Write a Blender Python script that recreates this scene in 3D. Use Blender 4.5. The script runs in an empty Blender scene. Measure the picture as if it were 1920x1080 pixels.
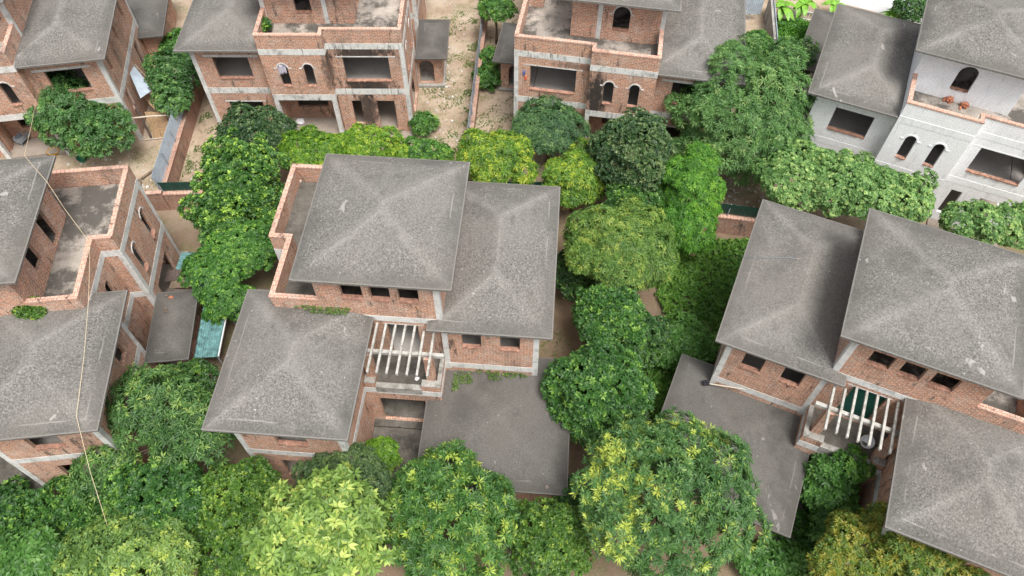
import bpy, bmesh, math, random
import numpy as np
from mathutils import Vector, Matrix
SC = bpy.context.scene
COL = SC.collection
R = math.radians
PI = math.pi

# ------------------------------------------------------------------ camera
cam_d = bpy.data.cameras.new('camera'); cam = bpy.data.objects.new('camera', cam_d); COL.objects.link(cam)
cam_d.sensor_width = 36.0
cam_d.lens = 36.0 * 1418.46 / 1920.0
cam_d.clip_start = 0.5; cam_d.clip_end = 2000
rx = Vector((0.99995718, 0.00761838, 0.00525293)); ux = Vector((-0.00925381, 0.82323429, 0.56762635)); fx = Vector((0, 0.56765066, -0.82326954))
M = Matrix((rx, ux, -fx)).transposed().to_4x4(); M.translation = Vector((0, 0, 42))
cam.matrix_world = M
SC.camera = cam

# ------------------------------------------------------------------ sky and sun (bright overcast)
w = bpy.data.worlds.new('World'); SC.world = w; w.use_nodes = True
nt = w.node_tree; nt.nodes.clear()
SUN_EL, SUN_AZ = 66.0, 150.0
sky = nt.nodes.new('ShaderNodeTexSky'); sky.sky_type = 'NISHITA'; sky.sun_disc = False
sky.sun_elevation = R(SUN_EL); sky.sun_rotation = R(SUN_AZ)
sky.air_density = 1.0; sky.dust_density = 6.0; sky.ozone_density = 1.0
hs = nt.nodes.new('ShaderNodeHueSaturation'); hs.inputs['Saturation'].default_value = 0.25
bg = nt.nodes.new('ShaderNodeBackground'); bg.inputs['Strength'].default_value = 0.13
wo = nt.nodes.new('ShaderNodeOutputWorld')
nt.links.new(sky.outputs[0], hs.inputs['Color']); nt.links.new(hs.outputs[0], bg.inputs[0]); nt.links.new(bg.outputs[0], wo.inputs[0])
sl = bpy.data.lights.new('sun', 'SUN'); sl.energy = 2.1; sl.angle = R(22); sl.color = (1, 0.965, 0.91)
so = bpy.data.objects.new('sun', sl); COL.objects.link(so)
az = R(SUN_AZ); el = R(SUN_EL)
dirv = Vector((math.sin(az) * math.cos(el), math.cos(az) * math.cos(el), math.sin(el)))
so.rotation_euler = dirv.to_track_quat('Z', 'Y').to_euler(); so.location = dirv * 100
SC.view_settings.view_transform = 'Standard'; SC.view_settings.look = 'None'
SC.view_settings.exposure = 0.64; SC.view_settings.gamma = 1.0
try:
    SC.cycles.max_bounces = 6; SC.cycles.diffuse_bounces = 4; SC.cycles.transparent_max_bounces = 4
except Exception:
    pass

# ------------------------------------------------------------------ materials
class NT:
    def __init__(s, name, rough=0.9, spec=0.2):
        s.m = bpy.data.materials.new(name); s.m.use_nodes = True
        s.t = s.m.node_tree; s.b = s.t.nodes['Principled BSDF']
        s.b.inputs['Roughness'].default_value = rough
        s.b.inputs['Specular IOR Level'].default_value = spec
        s._c = {}
    def n(s, t, **k):
        x = s.t.nodes.new(t)
        for a, v in k.items(): setattr(x, a, v)
        return x
    def l(s, a, b): s.t.links.new(a, b)
    def coord(s, kind):
        if kind not in s._c:
            if kind == 'world':
                s._c[kind] = s.n('ShaderNodeNewGeometry').outputs['Position']
            elif kind == 'uv':
                x = s.n('ShaderNodeUVMap'); x.uv_map = 'UVMap'; s._c[kind] = x.outputs[0]
            else:
                s._c[kind] = s.n('ShaderNodeTexCoord').outputs[kind]
        return s._c[kind]
    def noise(s, scale, detail=3, rough=0.55, vec=None, sc=(1, 1, 1), loc=(0, 0, 0), dist=0.0):
        mp = s.n('ShaderNodeMapping'); mp.inputs['Scale'].default_value = sc; mp.inputs['Location'].default_value = loc
        s.l(vec if vec is not None else s.coord('world'), mp.inputs[0])
        x = s.n('ShaderNodeTexNoise'); x.inputs['Scale'].default_value = scale; x.inputs['Detail'].default_value = detail
        x.inputs['Roughness'].default_value = rough; x.inputs['Distortion'].default_value = dist
        s.l(mp.outputs[0], x.inputs['Vector']); return x.outputs['Fac']
    def ramp(s, f, stops):
        x = s.n('ShaderNodeValToRGB'); e = x.color_ramp.elements
        while len(e) < len(stops): e.new(0.5)
        for i, (p, c) in enumerate(stops):
            e[i].position = p; e[i].color = (*c, 1) if len(c) == 3 else c
        s.l(f, x.inputs[0]); return x.outputs[0]
    def step(s, f, a, b, lo=0.0, hi=1.0):
        x = s.n('ShaderNodeMapRange'); x.interpolation_type = 'SMOOTHSTEP'
        x.inputs[1].default_value = a; x.inputs[2].default_value = b; x.inputs[3].default_value = lo; x.inputs[4].default_value = hi
        s.l(f, x.inputs[0]); return x.outputs[0]
    def mix(s, f, a, b, mode='MIX'):
        x = s.n('ShaderNodeMix', data_type='RGBA', blend_type=mode)
        for v, i in ((f, 0), (a, 6), (b, 7)):
            if hasattr(v, 'is_output'): s.l(v, x.inputs[i])
            elif i == 0: x.inputs[0].default_value = v
            else: x.inputs[i].default_value = (*v, 1)
        return x.outputs[2]
    def math(s, op, a, b=0.0, clamp=False):
        x = s.n('ShaderNodeMath', operation=op); x.use_clamp = clamp
        for v, i in ((a, 0), (b, 1)):
            if hasattr(v, 'is_output'): s.l(v, x.inputs[i])
            else: x.inputs[i].default_value = v
        return x.outputs[0]
    def col(s, c):
        if hasattr(c, 'is_output'): s.l(c, s.b.inputs['Base Color'])
        else: s.b.inputs['Base Color'].default_value = (*c, 1)
        return s
    def bump(s, h, strength=0.4, dist=0.02):
        x = s.n('ShaderNodeBump'); x.inputs['Strength'].default_value = strength; x.inputs['Distance'].default_value = dist
        s.l(h, x.inputs['Height']); s.l(x.outputs[0], s.b.inputs['Normal']); return s

def brick_mat(name, c1, c2, mortar, white=0.34, dirt=0.62, stains=(), wcol=(0.60, 0.54, 0.47), bw=0.34, rh=0.125, ms=0.017, dcol=(0.06, 0.055, 0.05), var=1.0):
    m = NT(name); uv = m.coord('uv')
    br = m.n('ShaderNodeTexBrick'); br.offset = 0.5
    br.inputs['Color1'].default_value = (*c1, 1); br.inputs['Color2'].default_value = (*c2, 1); br.inputs['Mortar'].default_value = (*mortar, 1)
    br.inputs['Scale'].default_value = 1; br.inputs['Mortar Size'].default_value = ms; br.inputs['Mortar Smooth'].default_value = 0.3
    br.inputs['Brick Width'].default_value = bw; br.inputs['Row Height'].default_value = rh; br.inputs['Bias'].default_value = -0.1
    # slightly wavy courses
    m.l(uv, br.inputs['Vector'])
    c = br.outputs['Color']
    c = m.mix(m.step(m.noise(1.1, 4, 0.65), 0.46, 0.72, 0, white), c, wcol)
    c = m.mix(m.step(m.noise(7, 4, 0.8, loc=(5, 3, 1)), 0.5, 0.64, 0, white * 1.5), c, wcol)
    c = m.mix(m.step(m.noise(0.5, 5, 0.7, loc=(9, 2, 4), sc=(1, 1, 0.45)), 0.5, 0.75, 0, dirt), c, (0.16, 0.12, 0.10))
    c = m.mix(m.step(m.noise(1.7, 5, 0.75, loc=(1, 7, 2), sc=(1.4, 1.4, 0.3)), 0.55, 0.68, 0, min(.9, dirt * 1.3)), c, dcol)
    hsv = m.n('ShaderNodeHueSaturation'); m.l(c, hsv.inputs['Color'])
    m.l(m.step(m.noise(13, 3, 0.75), 0.3, 0.7, 1 - 0.28 * var, 1 + 0.28 * var), hsv.inputs['Value']); c = hsv.outputs[0]
    for (cx, cy, cz, sx, sy, sz, amt) in stains:   # soot and water stains where the photo has them, in the house's own coordinates
        mp = m.n('ShaderNodeMapping', vector_type='TEXTURE'); mp.inputs['Location'].default_value = (cx, cy, cz); mp.inputs['Scale'].default_value = (sx, sy, sz)
        m.l(m.coord('Object'), mp.inputs[0])
        ln = m.n('ShaderNodeVectorMath', operation='LENGTH'); m.l(mp.outputs[0], ln.inputs[0])
        d = m.math('ADD', ln.outputs['Value'], m.math('MULTIPLY', m.math('SUBTRACT', m.noise(2.6, 5, 0.75, loc=(3, 1, 8), sc=(1.3, 1.3, 0.5)), 0.5), 2.6))
        c = m.mix(m.step(d, 0.45, 1.15, amt, 0), c, (0.035, 0.032, 0.03))
    m.col(c); m.bump(br.outputs['Fac'], -0.5, 0.012)
    return m.m

def concrete_mat(name, a, b, spots=0.5, dirt=(0.12, 0.115, 0.1), scale=1.6, streak=0.35, rough=0.92, th=0.5):
    m = NT(name, rough)
    c = m.ramp(m.noise(scale, 6, 0.65), [(0.3, a), (0.7, b)])
    c = m.mix(m.step(m.noise(scale * 0.8, 6, 0.7, loc=(4, 4, 9)), th, th + 0.15, 0, spots), c, dirt)
    c = m.mix(m.step(m.noise(2.4, 5, 0.7, loc=(2, 8, 1), sc=(1.6, 1.6, 0.22)), 0.52, 0.68, 0, streak), c, dirt)
    hsv = m.n('ShaderNodeHueSaturation'); m.l(c, hsv.inputs['Color'])
    nz = m.noise(14, 4, 0.7); m.l(m.step(nz, 0.2, 0.8, 0.82, 1.16), hsv.inputs['Value'])
    m.col(hsv.outputs[0]).bump(nz, 0.3, 0.01)
    return m.m

def roof_mat(name, tint=(1, 1, 1), dark=1.0, coarse=10.0, hip=0.30, con=1.0):
    m = NT(name, 0.93)
    T = lambda v: tuple(v * t * dark for t in tint)
    n1 = m.noise(coarse, 3, 0.6, dist=0.6); n2 = m.noise(31, 2, 0.6, loc=(3, 3, 3))
    f = m.math('ADD', m.math('MULTIPLY', n1, 0.66), m.math('MULTIPLY', n2, 0.34))
    c = m.ramp(f, [(0.37, T(0.155 - 0.085 * con)), (0.5, T(0.155)), (0.64, T(0.155 + 0.135 * con))])
    big = m.noise(0.16, 4, 0.6, loc=(7, 1, 3))
    c = m.mix(m.step(big, 0.38, 0.68, 0, 0.45), c, T(0.215))
    c = m.mix(m.step(m.noise(0.30, 6, 0.72, loc=(1, 5, 3)), 0.50, 0.66, 0, 0.55), c, T(0.085))
    c = m.mix(m.step(m.noise(1.3, 6, 0.75, loc=(9, 2, 3), sc=(1, 0.5, 1)), 0.56, 0.68, 0, 0.4), c, T(0.07))
    at = m.n('ShaderNodeAttribute', attribute_name='hip'); sp = m.n('ShaderNodeSeparateColor'); m.l(at.outputs['Color'], sp.inputs[0])
    d = m.math('MINIMUM', m.math('MINIMUM', sp.outputs[0], sp.outputs[1]), sp.outputs[2])
    wob = m.math('MULTIPLY', m.math('SUBTRACT', m.noise(0.8, 4, 0.6, loc=(8, 0, 3)), 0.5), 0.9)
    hipm = m.step(m.math('ADD', d, wob), 0.0, 0.5, hip, 0)
    hipm = m.math('MULTIPLY', hipm, m.step(m.noise(0.5, 3, 0.6, loc=(2, 2, 6)), 0.3, 0.55, 0.35, 1.0))
    hipm = m.math('MULTIPLY', hipm, m.step(n1, 0.3, 0.55, 0.45, 1))
    c = m.mix(hipm, c, T(0.34))
    # weathered dark rim and pale mortar patches near the eaves
    ev = at.outputs['Alpha']
    rim = m.step(m.math('ADD', ev, m.math('MULTIPLY', m.math('SUBTRACT', m.noise(0.6, 5, 0.7, loc=(6, 6, 6)), 0.5), 2.2)), 0.0, 1.1, 0.6, 0)
    c = m.mix(rim, c, T(0.085))
    c = m.mix(m.step(ev, 0.03, 0.09, 0.55, 0), c, T(0.26))
    seam = m.math('MULTIPLY', m.step(m.math('ABSOLUTE', m.math('SUBTRACT', m.math('ADD', ev, m.math('MULTIPLY', m.noise(0.7, 2, loc=(4, 1, 1)), 0.12)), 0.66)), 0.01, 0.05, 0.38, 0), m.step(m.noise(0.35, 2, 0.5, loc=(21, 3, 5)), 0.54, 0.62))
    c = m.mix(seam, c, T(0.40))
    warm = m.step(m.noise(0.13, 3, 0.5, loc=(17, 5, 2)), 0.42, 0.62, 0, 0.24)
    c = m.mix(warm, c, T(0.19) if False else (0.20 * dark, 0.178 * dark, 0.155 * dark))
    pat = m.step(m.noise(0.95, 4, 0.62, loc=(11, 4, 2), sc=(1, 0.6, 1), dist=0.4), 0.675, 0.71, 0, 0.6)
    c = m.mix(pat, c, T(0.42))
    c = m.mix(m.step(m.noise(5.5, 2, 0.5, loc=(1, 14, 2)), 0.74, 0.78, 0, 0.7), c, T(0.55))
    m.col(c).bump(n1, 0.55, 0.02)
    return m.m

def plain(name, c, rough=0.8, var=0.15, scale=6, metallic=0.0):
    m = NT(name, rough, 0.3); m.b.inputs['Metallic'].default_value = metallic
    lo = tuple(v * (1 - var) for v in c); hi = tuple(min(1, v * (1 + var)) for v in c)
    m.col(m.ramp(m.noise(scale, 4, 0.6), [(0.3, lo), (0.7, hi)])); return m.m

def leaf_mat(name, lo, mid, hi, trans=0.32, rough=0.42):
    m = NT(name, rough, 0.35)
    at = m.n('ShaderNodeAttribute', attribute_name='tint')
    c = m.ramp(at.outputs['Fac'], [(0.0, lo), (0.55, mid), (1.0, hi)])
    m.col(c)
    tr = m.n('ShaderNodeBsdfTranslucent'); 
    g = m.mix(1.0, c, (1.0, 1.0, 0.45), 'MULTIPLY'); m.l(g, tr.inputs[0])
    mx = m.n('ShaderNodeMixShader'); mx.inputs[0].default_value = trans
    m.l(m.b.outputs[0], mx.inputs[1]); m.l(tr.outputs[0], mx.inputs[2])
    m.l(mx.outputs[0], m.t.nodes['Material Output'].inputs[0])
    return m.m

BC1, BC2, BM = (0.54, 0.225, 0.12), (0.32, 0.15, 0.09), (0.54, 0.485, 0.415)
MAT = {}
MAT['brick'] = brick_mat('brick_wall', BC1, BC2, BM)
MAT['brick_soot'] = brick_mat('sooty_brick_wall', BC1, BC2, BM, stains=[(0.2, 9.9, 4.3, 2.2, 1, 0.95, 0.92), (0.3, 9.9, 7.3, 2.8, 1, 0.65, 0.92), (0.5, 9.9, 2.2, 0.9, 1, 2.4, 0.88), (2.75, 10.2, 6.5, 0.4, 1, 2.4, 0.7)])
MAT['brick_damp'] = brick_mat('damp_brick_wall', BC1, BC2, BM, stains=[(-3.25, 10.5, 5.4, 0.85, 1, 2.8, 0.96), (-2.0, 9.9, 7.3, 2.2, 1, 0.3, 0.5)])
MAT['brick_white'] = brick_mat('whitewashed_brick', (0.90, 0.91, 0.92), (0.85, 0.86, 0.88), (0.62, 0.62, 0.63), white=0.6, dirt=0.2, wcol=(0.90, 0.91, 0.92), dcol=(0.17, 0.16, 0.15), ms=0.012, var=0.3)
MAT['brick_old'] = brick_mat('old_brick', (0.42, 0.2, 0.14), (0.33, 0.18, 0.13), (0.3, 0.25, 0.2), white=0.2, dirt=0.7)
MAT['coping'] = brick_mat('coping_brick', (0.64, 0.33, 0.24), (0.55, 0.36, 0.28), (0.22, 0.17, 0.14), white=0.25, dirt=0.85, bw=0.24, rh=0.30, ms=0.018)
MAT['concrete'] = concrete_mat('pale_concrete', (0.56, 0.56, 0.54), (0.72, 0.72, 0.70), 0.4, (0.2, 0.19, 0.165))
MAT['concrete_soot'] = concrete_mat('stained_concrete', (0.58, 0.58, 0.55), (0.74, 0.74, 0.71), 0.5, (0.08, 0.075, 0.07), streak=0.85)
MAT['concrete_white'] = concrete_mat('white_painted_concrete', (0.80, 0.82, 0.84), (0.88, 0.89, 0.90), 0.08, (0.3, 0.3, 0.3), streak=0.25)
MAT['old_concrete'] = concrete_mat('old_concrete', (0.22, 0.21, 0.19), (0.42, 0.41, 0.38), 0.6, (0.07, 0.07, 0.055))
MAT['terrace'] = concrete_mat('weathered_terrace_screed', (0.20, 0.18, 0.16), (0.46, 0.41, 0.36), 0.92, (0.075, 0.07, 0.062), scale=0.55, streak=0.0, th=0.42)
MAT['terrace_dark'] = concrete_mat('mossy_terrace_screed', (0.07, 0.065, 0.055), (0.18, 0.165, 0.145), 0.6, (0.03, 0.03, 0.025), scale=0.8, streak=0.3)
MAT['floor'] = concrete_mat('indoor_screed', (0.24, 0.20, 0.165), (0.34, 0.29, 0.245), 0.3, (0.2, 0.18, 0.16), scale=0.5, streak=0.1)
MAT['screed'] = concrete_mat('pale_indoor_screed', (0.38, 0.355, 0.33), (0.50, 0.47, 0.44), 0.2, (0.26, 0.24, 0.22), scale=0.5, streak=0.0)
MAT['roof'] = roof_mat('concrete_roof', (1.0, 0.96, 0.89), 0.93, 11.0)
MAT['roof_smooth'] = roof_mat('smooth_concrete_roof', (1.0, 0.955, 0.89), 0.66, 15, hip=0.18, con=0.6)
MAT['pergola'] = concrete_mat('whitewashed_concrete_beam', (0.32, 0.31, 0.285), (0.50, 0.49, 0.46), 0.6, (0.14, 0.13, 0.10), scale=3)
MAT['bark'] = plain('bark', (0.16, 0.12, 0.085), 0.9, 0.4, 9)
MAT['wood'] = plain('weathered_wood', (0.40, 0.27, 0.16), 0.85, 0.3, 9)
MAT['bamboo'] = plain('pale_bamboo', (0.55, 0.49, 0.40), 0.7, 0.15, 9)
MAT['wood_dark'] = plain('dark_plank', (0.10, 0.075, 0.065), 0.85, 0.4, 7)
MAT['steel_blue'] = plain('blue_grey_sheet', (0.40, 0.47, 0.54), 0.55, 0.15, 2)
MAT['steel_rust'] = plain('grey_sheet', (0.30, 0.33, 0.37), 0.6, 0.3, 2)
MAT['green_sheet'] = plain('dark_green_sheet', (0.015, 0.085, 0.065), 0.55, 0.2, 2)
MAT['teal_sheet'] = plain('teal_sheet', (0.10, 0.21, 0.21), 0.5, 0.5, 3.5)
MAT['white'] = plain('white_paint', (0.72, 0.73, 0.74), 0.6, 0.08, 9)
MAT['black'] = plain('black_plastic', (0.02, 0.02, 0.025), 0.5, 0.1, 9)
MAT['rope'] = plain('straw_rope', (0.58, 0.48, 0.32), 0.8, 0.15, 9)
MAT['blue_cord'] = plain('blue_cord', (0.25, 0.33, 0.42), 0.8, 0.1, 9)
MAT['yellow'] = plain('yellow_plastic', (0.75, 0.42, 0.04), 0.5, 0.1, 9)
MAT['green_plastic'] = plain('green_plastic', (0.05, 0.22, 0.13), 0.5, 0.1, 9)
MAT['orange'] = plain('orange_cloth', (0.75, 0.17, 0.08), 0.8, 0.1, 9)
MAT['blue_cloth'] = plain('blue_cloth', (0.12, 0.16, 0.45), 0.8, 0.1, 9)
MAT['sill_brick'] = plain('sill_brick', (0.36, 0.20, 0.145), 0.9, 0.45, 4)
MAT['rubble'] = plain('rubble_brick', (0.42, 0.17, 0.10), 0.9, 0.5, 5)
MAT['stones'] = plain('pale_rubble', (0.5, 0.48, 0.44), 0.9, 0.3, 5)
MAT['grey_cloth'] = plain('grey_sack', (0.36, 0.37, 0.40), 0.8, 0.3, 7)

def stripe_cloth():
    m = NT('striped_cloth', 0.9); wv = m.n('ShaderNodeTexWave', wave_type='BANDS', bands_direction='Z'); wv.inputs['Scale'].default_value = 3.2; wv.inputs['Distortion'].default_value = 1.5
    m.l(m.coord('world'), wv.inputs['Vector'])
    m.col(m.ramp(wv.outputs['Fac'], [(0.3, (0.72, 0.72, 0.74)), (0.55, (0.30, 0.24, 0.36))])); return m.m
MAT['stripe'] = stripe_cloth()

def ground_mat():
    m = NT('ground_soil', 0.97)
    c = m.ramp(m.noise(0.45, 6, 0.7), [(0.32, (0.25, 0.18, 0.125)), (0.52, (0.37, 0.29, 0.215)), (0.7, (0.46, 0.385, 0.305))])
    sp = m.n('ShaderNodeSeparateXYZ'); m.l(m.coord('world'), sp.inputs[0])
    # leaf-littered plots before the row boundary: darker soil plus painted tree and house shade
    near = m.step(m.math('ADD', sp.outputs[1], m.math('MULTIPLY', m.noise(0.2, 3), 6)), 36, 41, 1, 0)
    c = m.mix(m.math('MULTIPLY', near, 0.72), c, (0.145, 0.095, 0.06))
    gf = m.step(m.noise(0.55, 6, 0.7, loc=(3, 9, 1)), 0.46, 0.62, 0, 0.75)
    c = m.mix(m.math('MULTIPLY', gf, m.step(m.noise(7, 3, 0.7), 0.4, 0.62)), c, (0.10, 0.13, 0.04))
    c = m.mix(m.step(m.noise(12, 3, 0.7, loc=(8, 9, 1)), 0.60, 0.72, 0, 0.55), c, (0.13, 0.085, 0.055))
    c = m.mix(m.step(m.noise(17, 2, 0.6, loc=(2, 5, 1)), 0.68, 0.74, 0, 0.6), c, (0.6, 0.56, 0.5))
    m.col(c).bump(m.noise(3, 6, 0.7), 0.6, 0.05)
    return m.m
MAT['ground'] = ground_mat()
MAT['road'] = concrete_mat('pale_road', (0.42, 0.42, 0.42), (0.52, 0.52, 0.52), 0.2, (0.3, 0.3, 0.3), streak=0.0)

# ------------------------------------------------------------------ mesh helpers
class MB:
    def __init__(s): s.v = []; s.f = []
    def add(s, vs, fs):
        o = len(s.v); s.v += [tuple(p) for p in vs]; s.f += [tuple(i + o for i in f) for f in fs]; return s
    def box(s, x0, x1, y0, y1, z0, z1):
        return s.add([(x0, y0, z0), (x1, y0, z0), (x1, y1, z0), (x0, y1, z0), (x0, y0, z1), (x1, y0, z1), (x1, y1, z1), (x0, y1, z1)],
                     [(0, 3, 2, 1), (4, 5, 6, 7), (0, 1, 5, 4), (1, 2, 6, 5), (2, 3, 7, 6), (3, 0, 4, 7)])
    def obox(s, c, size, rot=(0, 0, 0)):
        m = Matrix.Translation(c) @ (Matrix.Rotation(rot[2], 4, 'Z') @ Matrix.Rotation(rot[1], 4, 'Y') @ Matrix.Rotation(rot[0], 4, 'X'))
        h = [v / 2 for v in size]
        P = [m @ Vector((sx * h[0], sy * h[1], sz * h[2])) for sx, sy, sz in ((-1, -1, -1), (1, -1, -1), (1, 1, -1), (-1, 1, -1), (-1, -1, 1), (1, -1, 1), (1, 1, 1), (-1, 1, 1))]
        return s.add(P, [(0, 3, 2, 1), (4, 5, 6, 7), (0, 1, 5, 4), (1, 2, 6, 5), (2, 3, 7, 6), (3, 0, 4, 7)])
    def prism(s, poly, z0, z1):
        n = len(poly)
        return s.add([(*p, z0) for p in poly] + [(*p, z1) for p in poly], [tuple(range(n))[::-1], tuple(range(n, 2 * n))] + [(i, (i + 1) % n, n + (i + 1) % n, n + i) for i in range(n)])
    def tube(s, pts, rad, sides=6):
        pts = [Vector(p) for p in pts]
        if not hasattr(rad, '__len__'): rad = [rad] * len(pts)
        vs = []; fs = []
        for i, p in enumerate(pts):
            d = (pts[min(i + 1, len(pts) - 1)] - pts[max(i - 1, 0)]).normalized()
            a = d.orthogonal().normalized() if abs(d.z) < 0.9 else Vector((1, 0, 0)).cross(d).normalized()
            if abs(d.z) < 0.9: a = Vector((0, 0, 1)).cross(d).normalized()
            b = d.cross(a)
            for k in range(sides):
                t = 2 * PI * k / sides; vs.append(p + (a * math.cos(t) + b * math.sin(t)) * rad[i])
        for i in range(len(pts) - 1):
            for k in range(sides):
                k2 = (k + 1) % sides; fs.append((i * sides + k, i * sides + k2, (i + 1) * sides + k2, (i + 1) * sides + k))
        fs.append(tuple(range(sides))[::-1]); fs.append(tuple(range((len(pts) - 1) * sides, len(pts) * sides)))
        return s.add(vs, fs)
    def build(s, name, mat, parent=None, flipx=False, smooth=False, recalc=True):
        me = bpy.data.meshes.new(name)
        v = [(-p[0], p[1], p[2]) for p in s.v] if flipx else s.v
        me.from_pydata(v, [], s.f)
        if recalc:
            bm = bmesh.new(); bm.from_mesh(me); bmesh.ops.recalc_face_normals(bm, faces=bm.faces); bm.to_mesh(me); bm.free()
        uv = me.uv_layers.new(name='UVMap'); n = len(me.loops)
        co = np.empty(len(me.vertices) * 3); me.vertices.foreach_get('co', co); co = co.reshape(-1, 3)
        li = np.empty(n, int); me.loops.foreach_get('vertex_index', li)
        ln = np.empty(len(me.polygons) * 3); me.polygons.foreach_get('normal', ln); ln = np.abs(ln.reshape(-1, 3))
        lt = np.empty(len(me.polygons), int); me.polygons.foreach_get('loop_total', lt)
        ax = np.repeat(np.argmax(ln * [1, 1, 1.01], axis=1), lt); c = co[li]
        U = np.where(ax == 0, c[:, 1], c[:, 0]); V = np.where(ax == 2, c[:, 1], c[:, 2])
        uv.data.foreach_set('uv', np.stack([U, V], 1).ravel())
        me.materials.append(MAT[mat] if isinstance(mat, str) else mat)
        if smooth: me.polygons.foreach_set('use_smooth', [True] * len(me.polygons))
        o = bpy.data.objects.new(name, me); COL.objects.link(o)
        if parent is not None: o.parent = parent
        return o

def tag(o, label=None, cat=None, group=None, kind=None):
    if label: o['label'] = label
    if cat: o['category'] = cat
    if group: o['group'] = group
    if kind: o['kind'] = kind
    return o
def empty(name, loc, rz=0):
    o = bpy.data.objects.new(name, None); COL.objects.link(o); o.location = loc; o.rotation_euler = (0, 0, rz); o.empty_display_size = 0.3; return o

def wall(mb, axis, fix, a0, a1, z0, z1, inn, t=0.22, ops=()):
    us = {a0, a1}; zs = {z0, z1}; arches = []
    for o in ops:
        u0, u1, b, tp = o[:4]; us |= {u0, u1}; zs.add(b)
        if len(o) > 4:
            r = (u1 - u0) / 2; N = 8
            xs = [u0 + r - r * math.cos(PI * i / N) for i in range(N + 1)]; xs[0] = u0; xs[-1] = u1; us |= set(xs)
            zs |= {tp - r, tp + 0.02}; arches.append((u0, u1, b, tp, r))
        else: zs.add(tp)
    us = sorted(u for u in us if a0 - 1e-6 <= u <= a1 + 1e-6); zs = sorted(z for z in zs if z0 - 1e-6 <= z <= z1 + 1e-6)
    polys = []
    for i in range(len(us) - 1):
        um = (us[i] + us[i + 1]) / 2
        for j in range(len(zs) - 1):
            zm = (zs[j] + zs[j + 1]) / 2; skip = False; P = [(us[i], zs[j]), (us[i + 1], zs[j]), (us[i + 1], zs[j + 1]), (us[i], zs[j + 1])]
            for o in ops:
                if o[0] < um < o[1]:
                    if len(o) == 4 and o[2] < zm < o[3]: skip = True
                    if len(o) > 4:
                        r = (o[1] - o[0]) / 2; sp = o[3] - r
                        if o[2] < zm < sp: skip = True
                        elif sp < zm < o[3] + 0.02:
                            arc = lambda u: sp + math.sqrt(max(0, r * r - (u - o[0] - r) ** 2))
                            P = [(us[i], arc(us[i])), (us[i + 1], arc(us[i + 1])), (us[i + 1], zs[j + 1]), (us[i], zs[j + 1])]
            if not skip: polys.append(P)
    key = lambda p: (round(p[0], 4), round(p[1], 4))
    idx = {}; vs = []
    for P in polys:
        for p in P:
            k = key(p)
            if k not in idx: idx[k] = len(idx); vs.append(p)
    n = len(vs); f1 = fix; f2 = fix + inn * t
    pt = (lambda p, d: (p[0], d, p[1])) if axis == 'y' else (lambda p, d: (d, p[0], p[1]))
    V3 = [pt(p, f1) for p in vs] + [pt(p, f2) for p in vs]
    F = []; ed = {}
    for P in polys:
        I = [idx[key(p)] for p in P]; F.append(tuple(I)); F.append(tuple(n + i for i in reversed(I)))
        for a, b in zip(I, I[1:] + I[:1]):
            ed.setdefault((min(a, b), max(a, b)), []).append((a, b))
    for k, e in ed.items():
        if len(e) == 1: a, b = e[0]; F.append((b, a, n + a, n + b))
    mb.add(V3, F)

def path_wall(mb, pts, closed, t, z0, z1, proud=0.0, trim=0.0):
    n = len(pts); P = [Vector(p) for p in pts]
    segs = range(n if closed else n - 1)
    nor = []
    for i in segs:
        d = (P[(i + 1) % n] - P[i]).normalized(); nor.append(Vector((-d.y, d.x)))
    def off(i, dist):
        if closed: a, b = nor[i - 1], nor[i % len(nor)]
        else:
            a = nor[max(i - 1, 0)]; b = nor[min(i, len(nor) - 1)]
        return P[i] + (a + b) * dist if abs(a.dot(b)) < 0.5 else P[i] + a * dist
    O = [off(i, -proud) for i in range(n)]; I = [off(i, t) for i in range(n)]
    V = [(*p, z0) for p in O] + [(*p, z0) for p in I] + [(*p, z1) for p in O] + [(*p, z1) for p in I]
    F = []
    for i in segs:
        j = (i + 1) % n
        F += [(i, j, 2 * n + j, 2 * n + i), (n + j, n + i, 3 * n + i, 3 * n + j), (2 * n + i, 2 * n + j, 3 * n + j, 3 * n + i), (j, i, n + i, n + j)]
    if not closed: F += [(0, 2 * n, 3 * n, n), (n - 1, 2 * n - 1, 4 * n - 1, 3 * n - 1)]
    mb.add(V, F)

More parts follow.
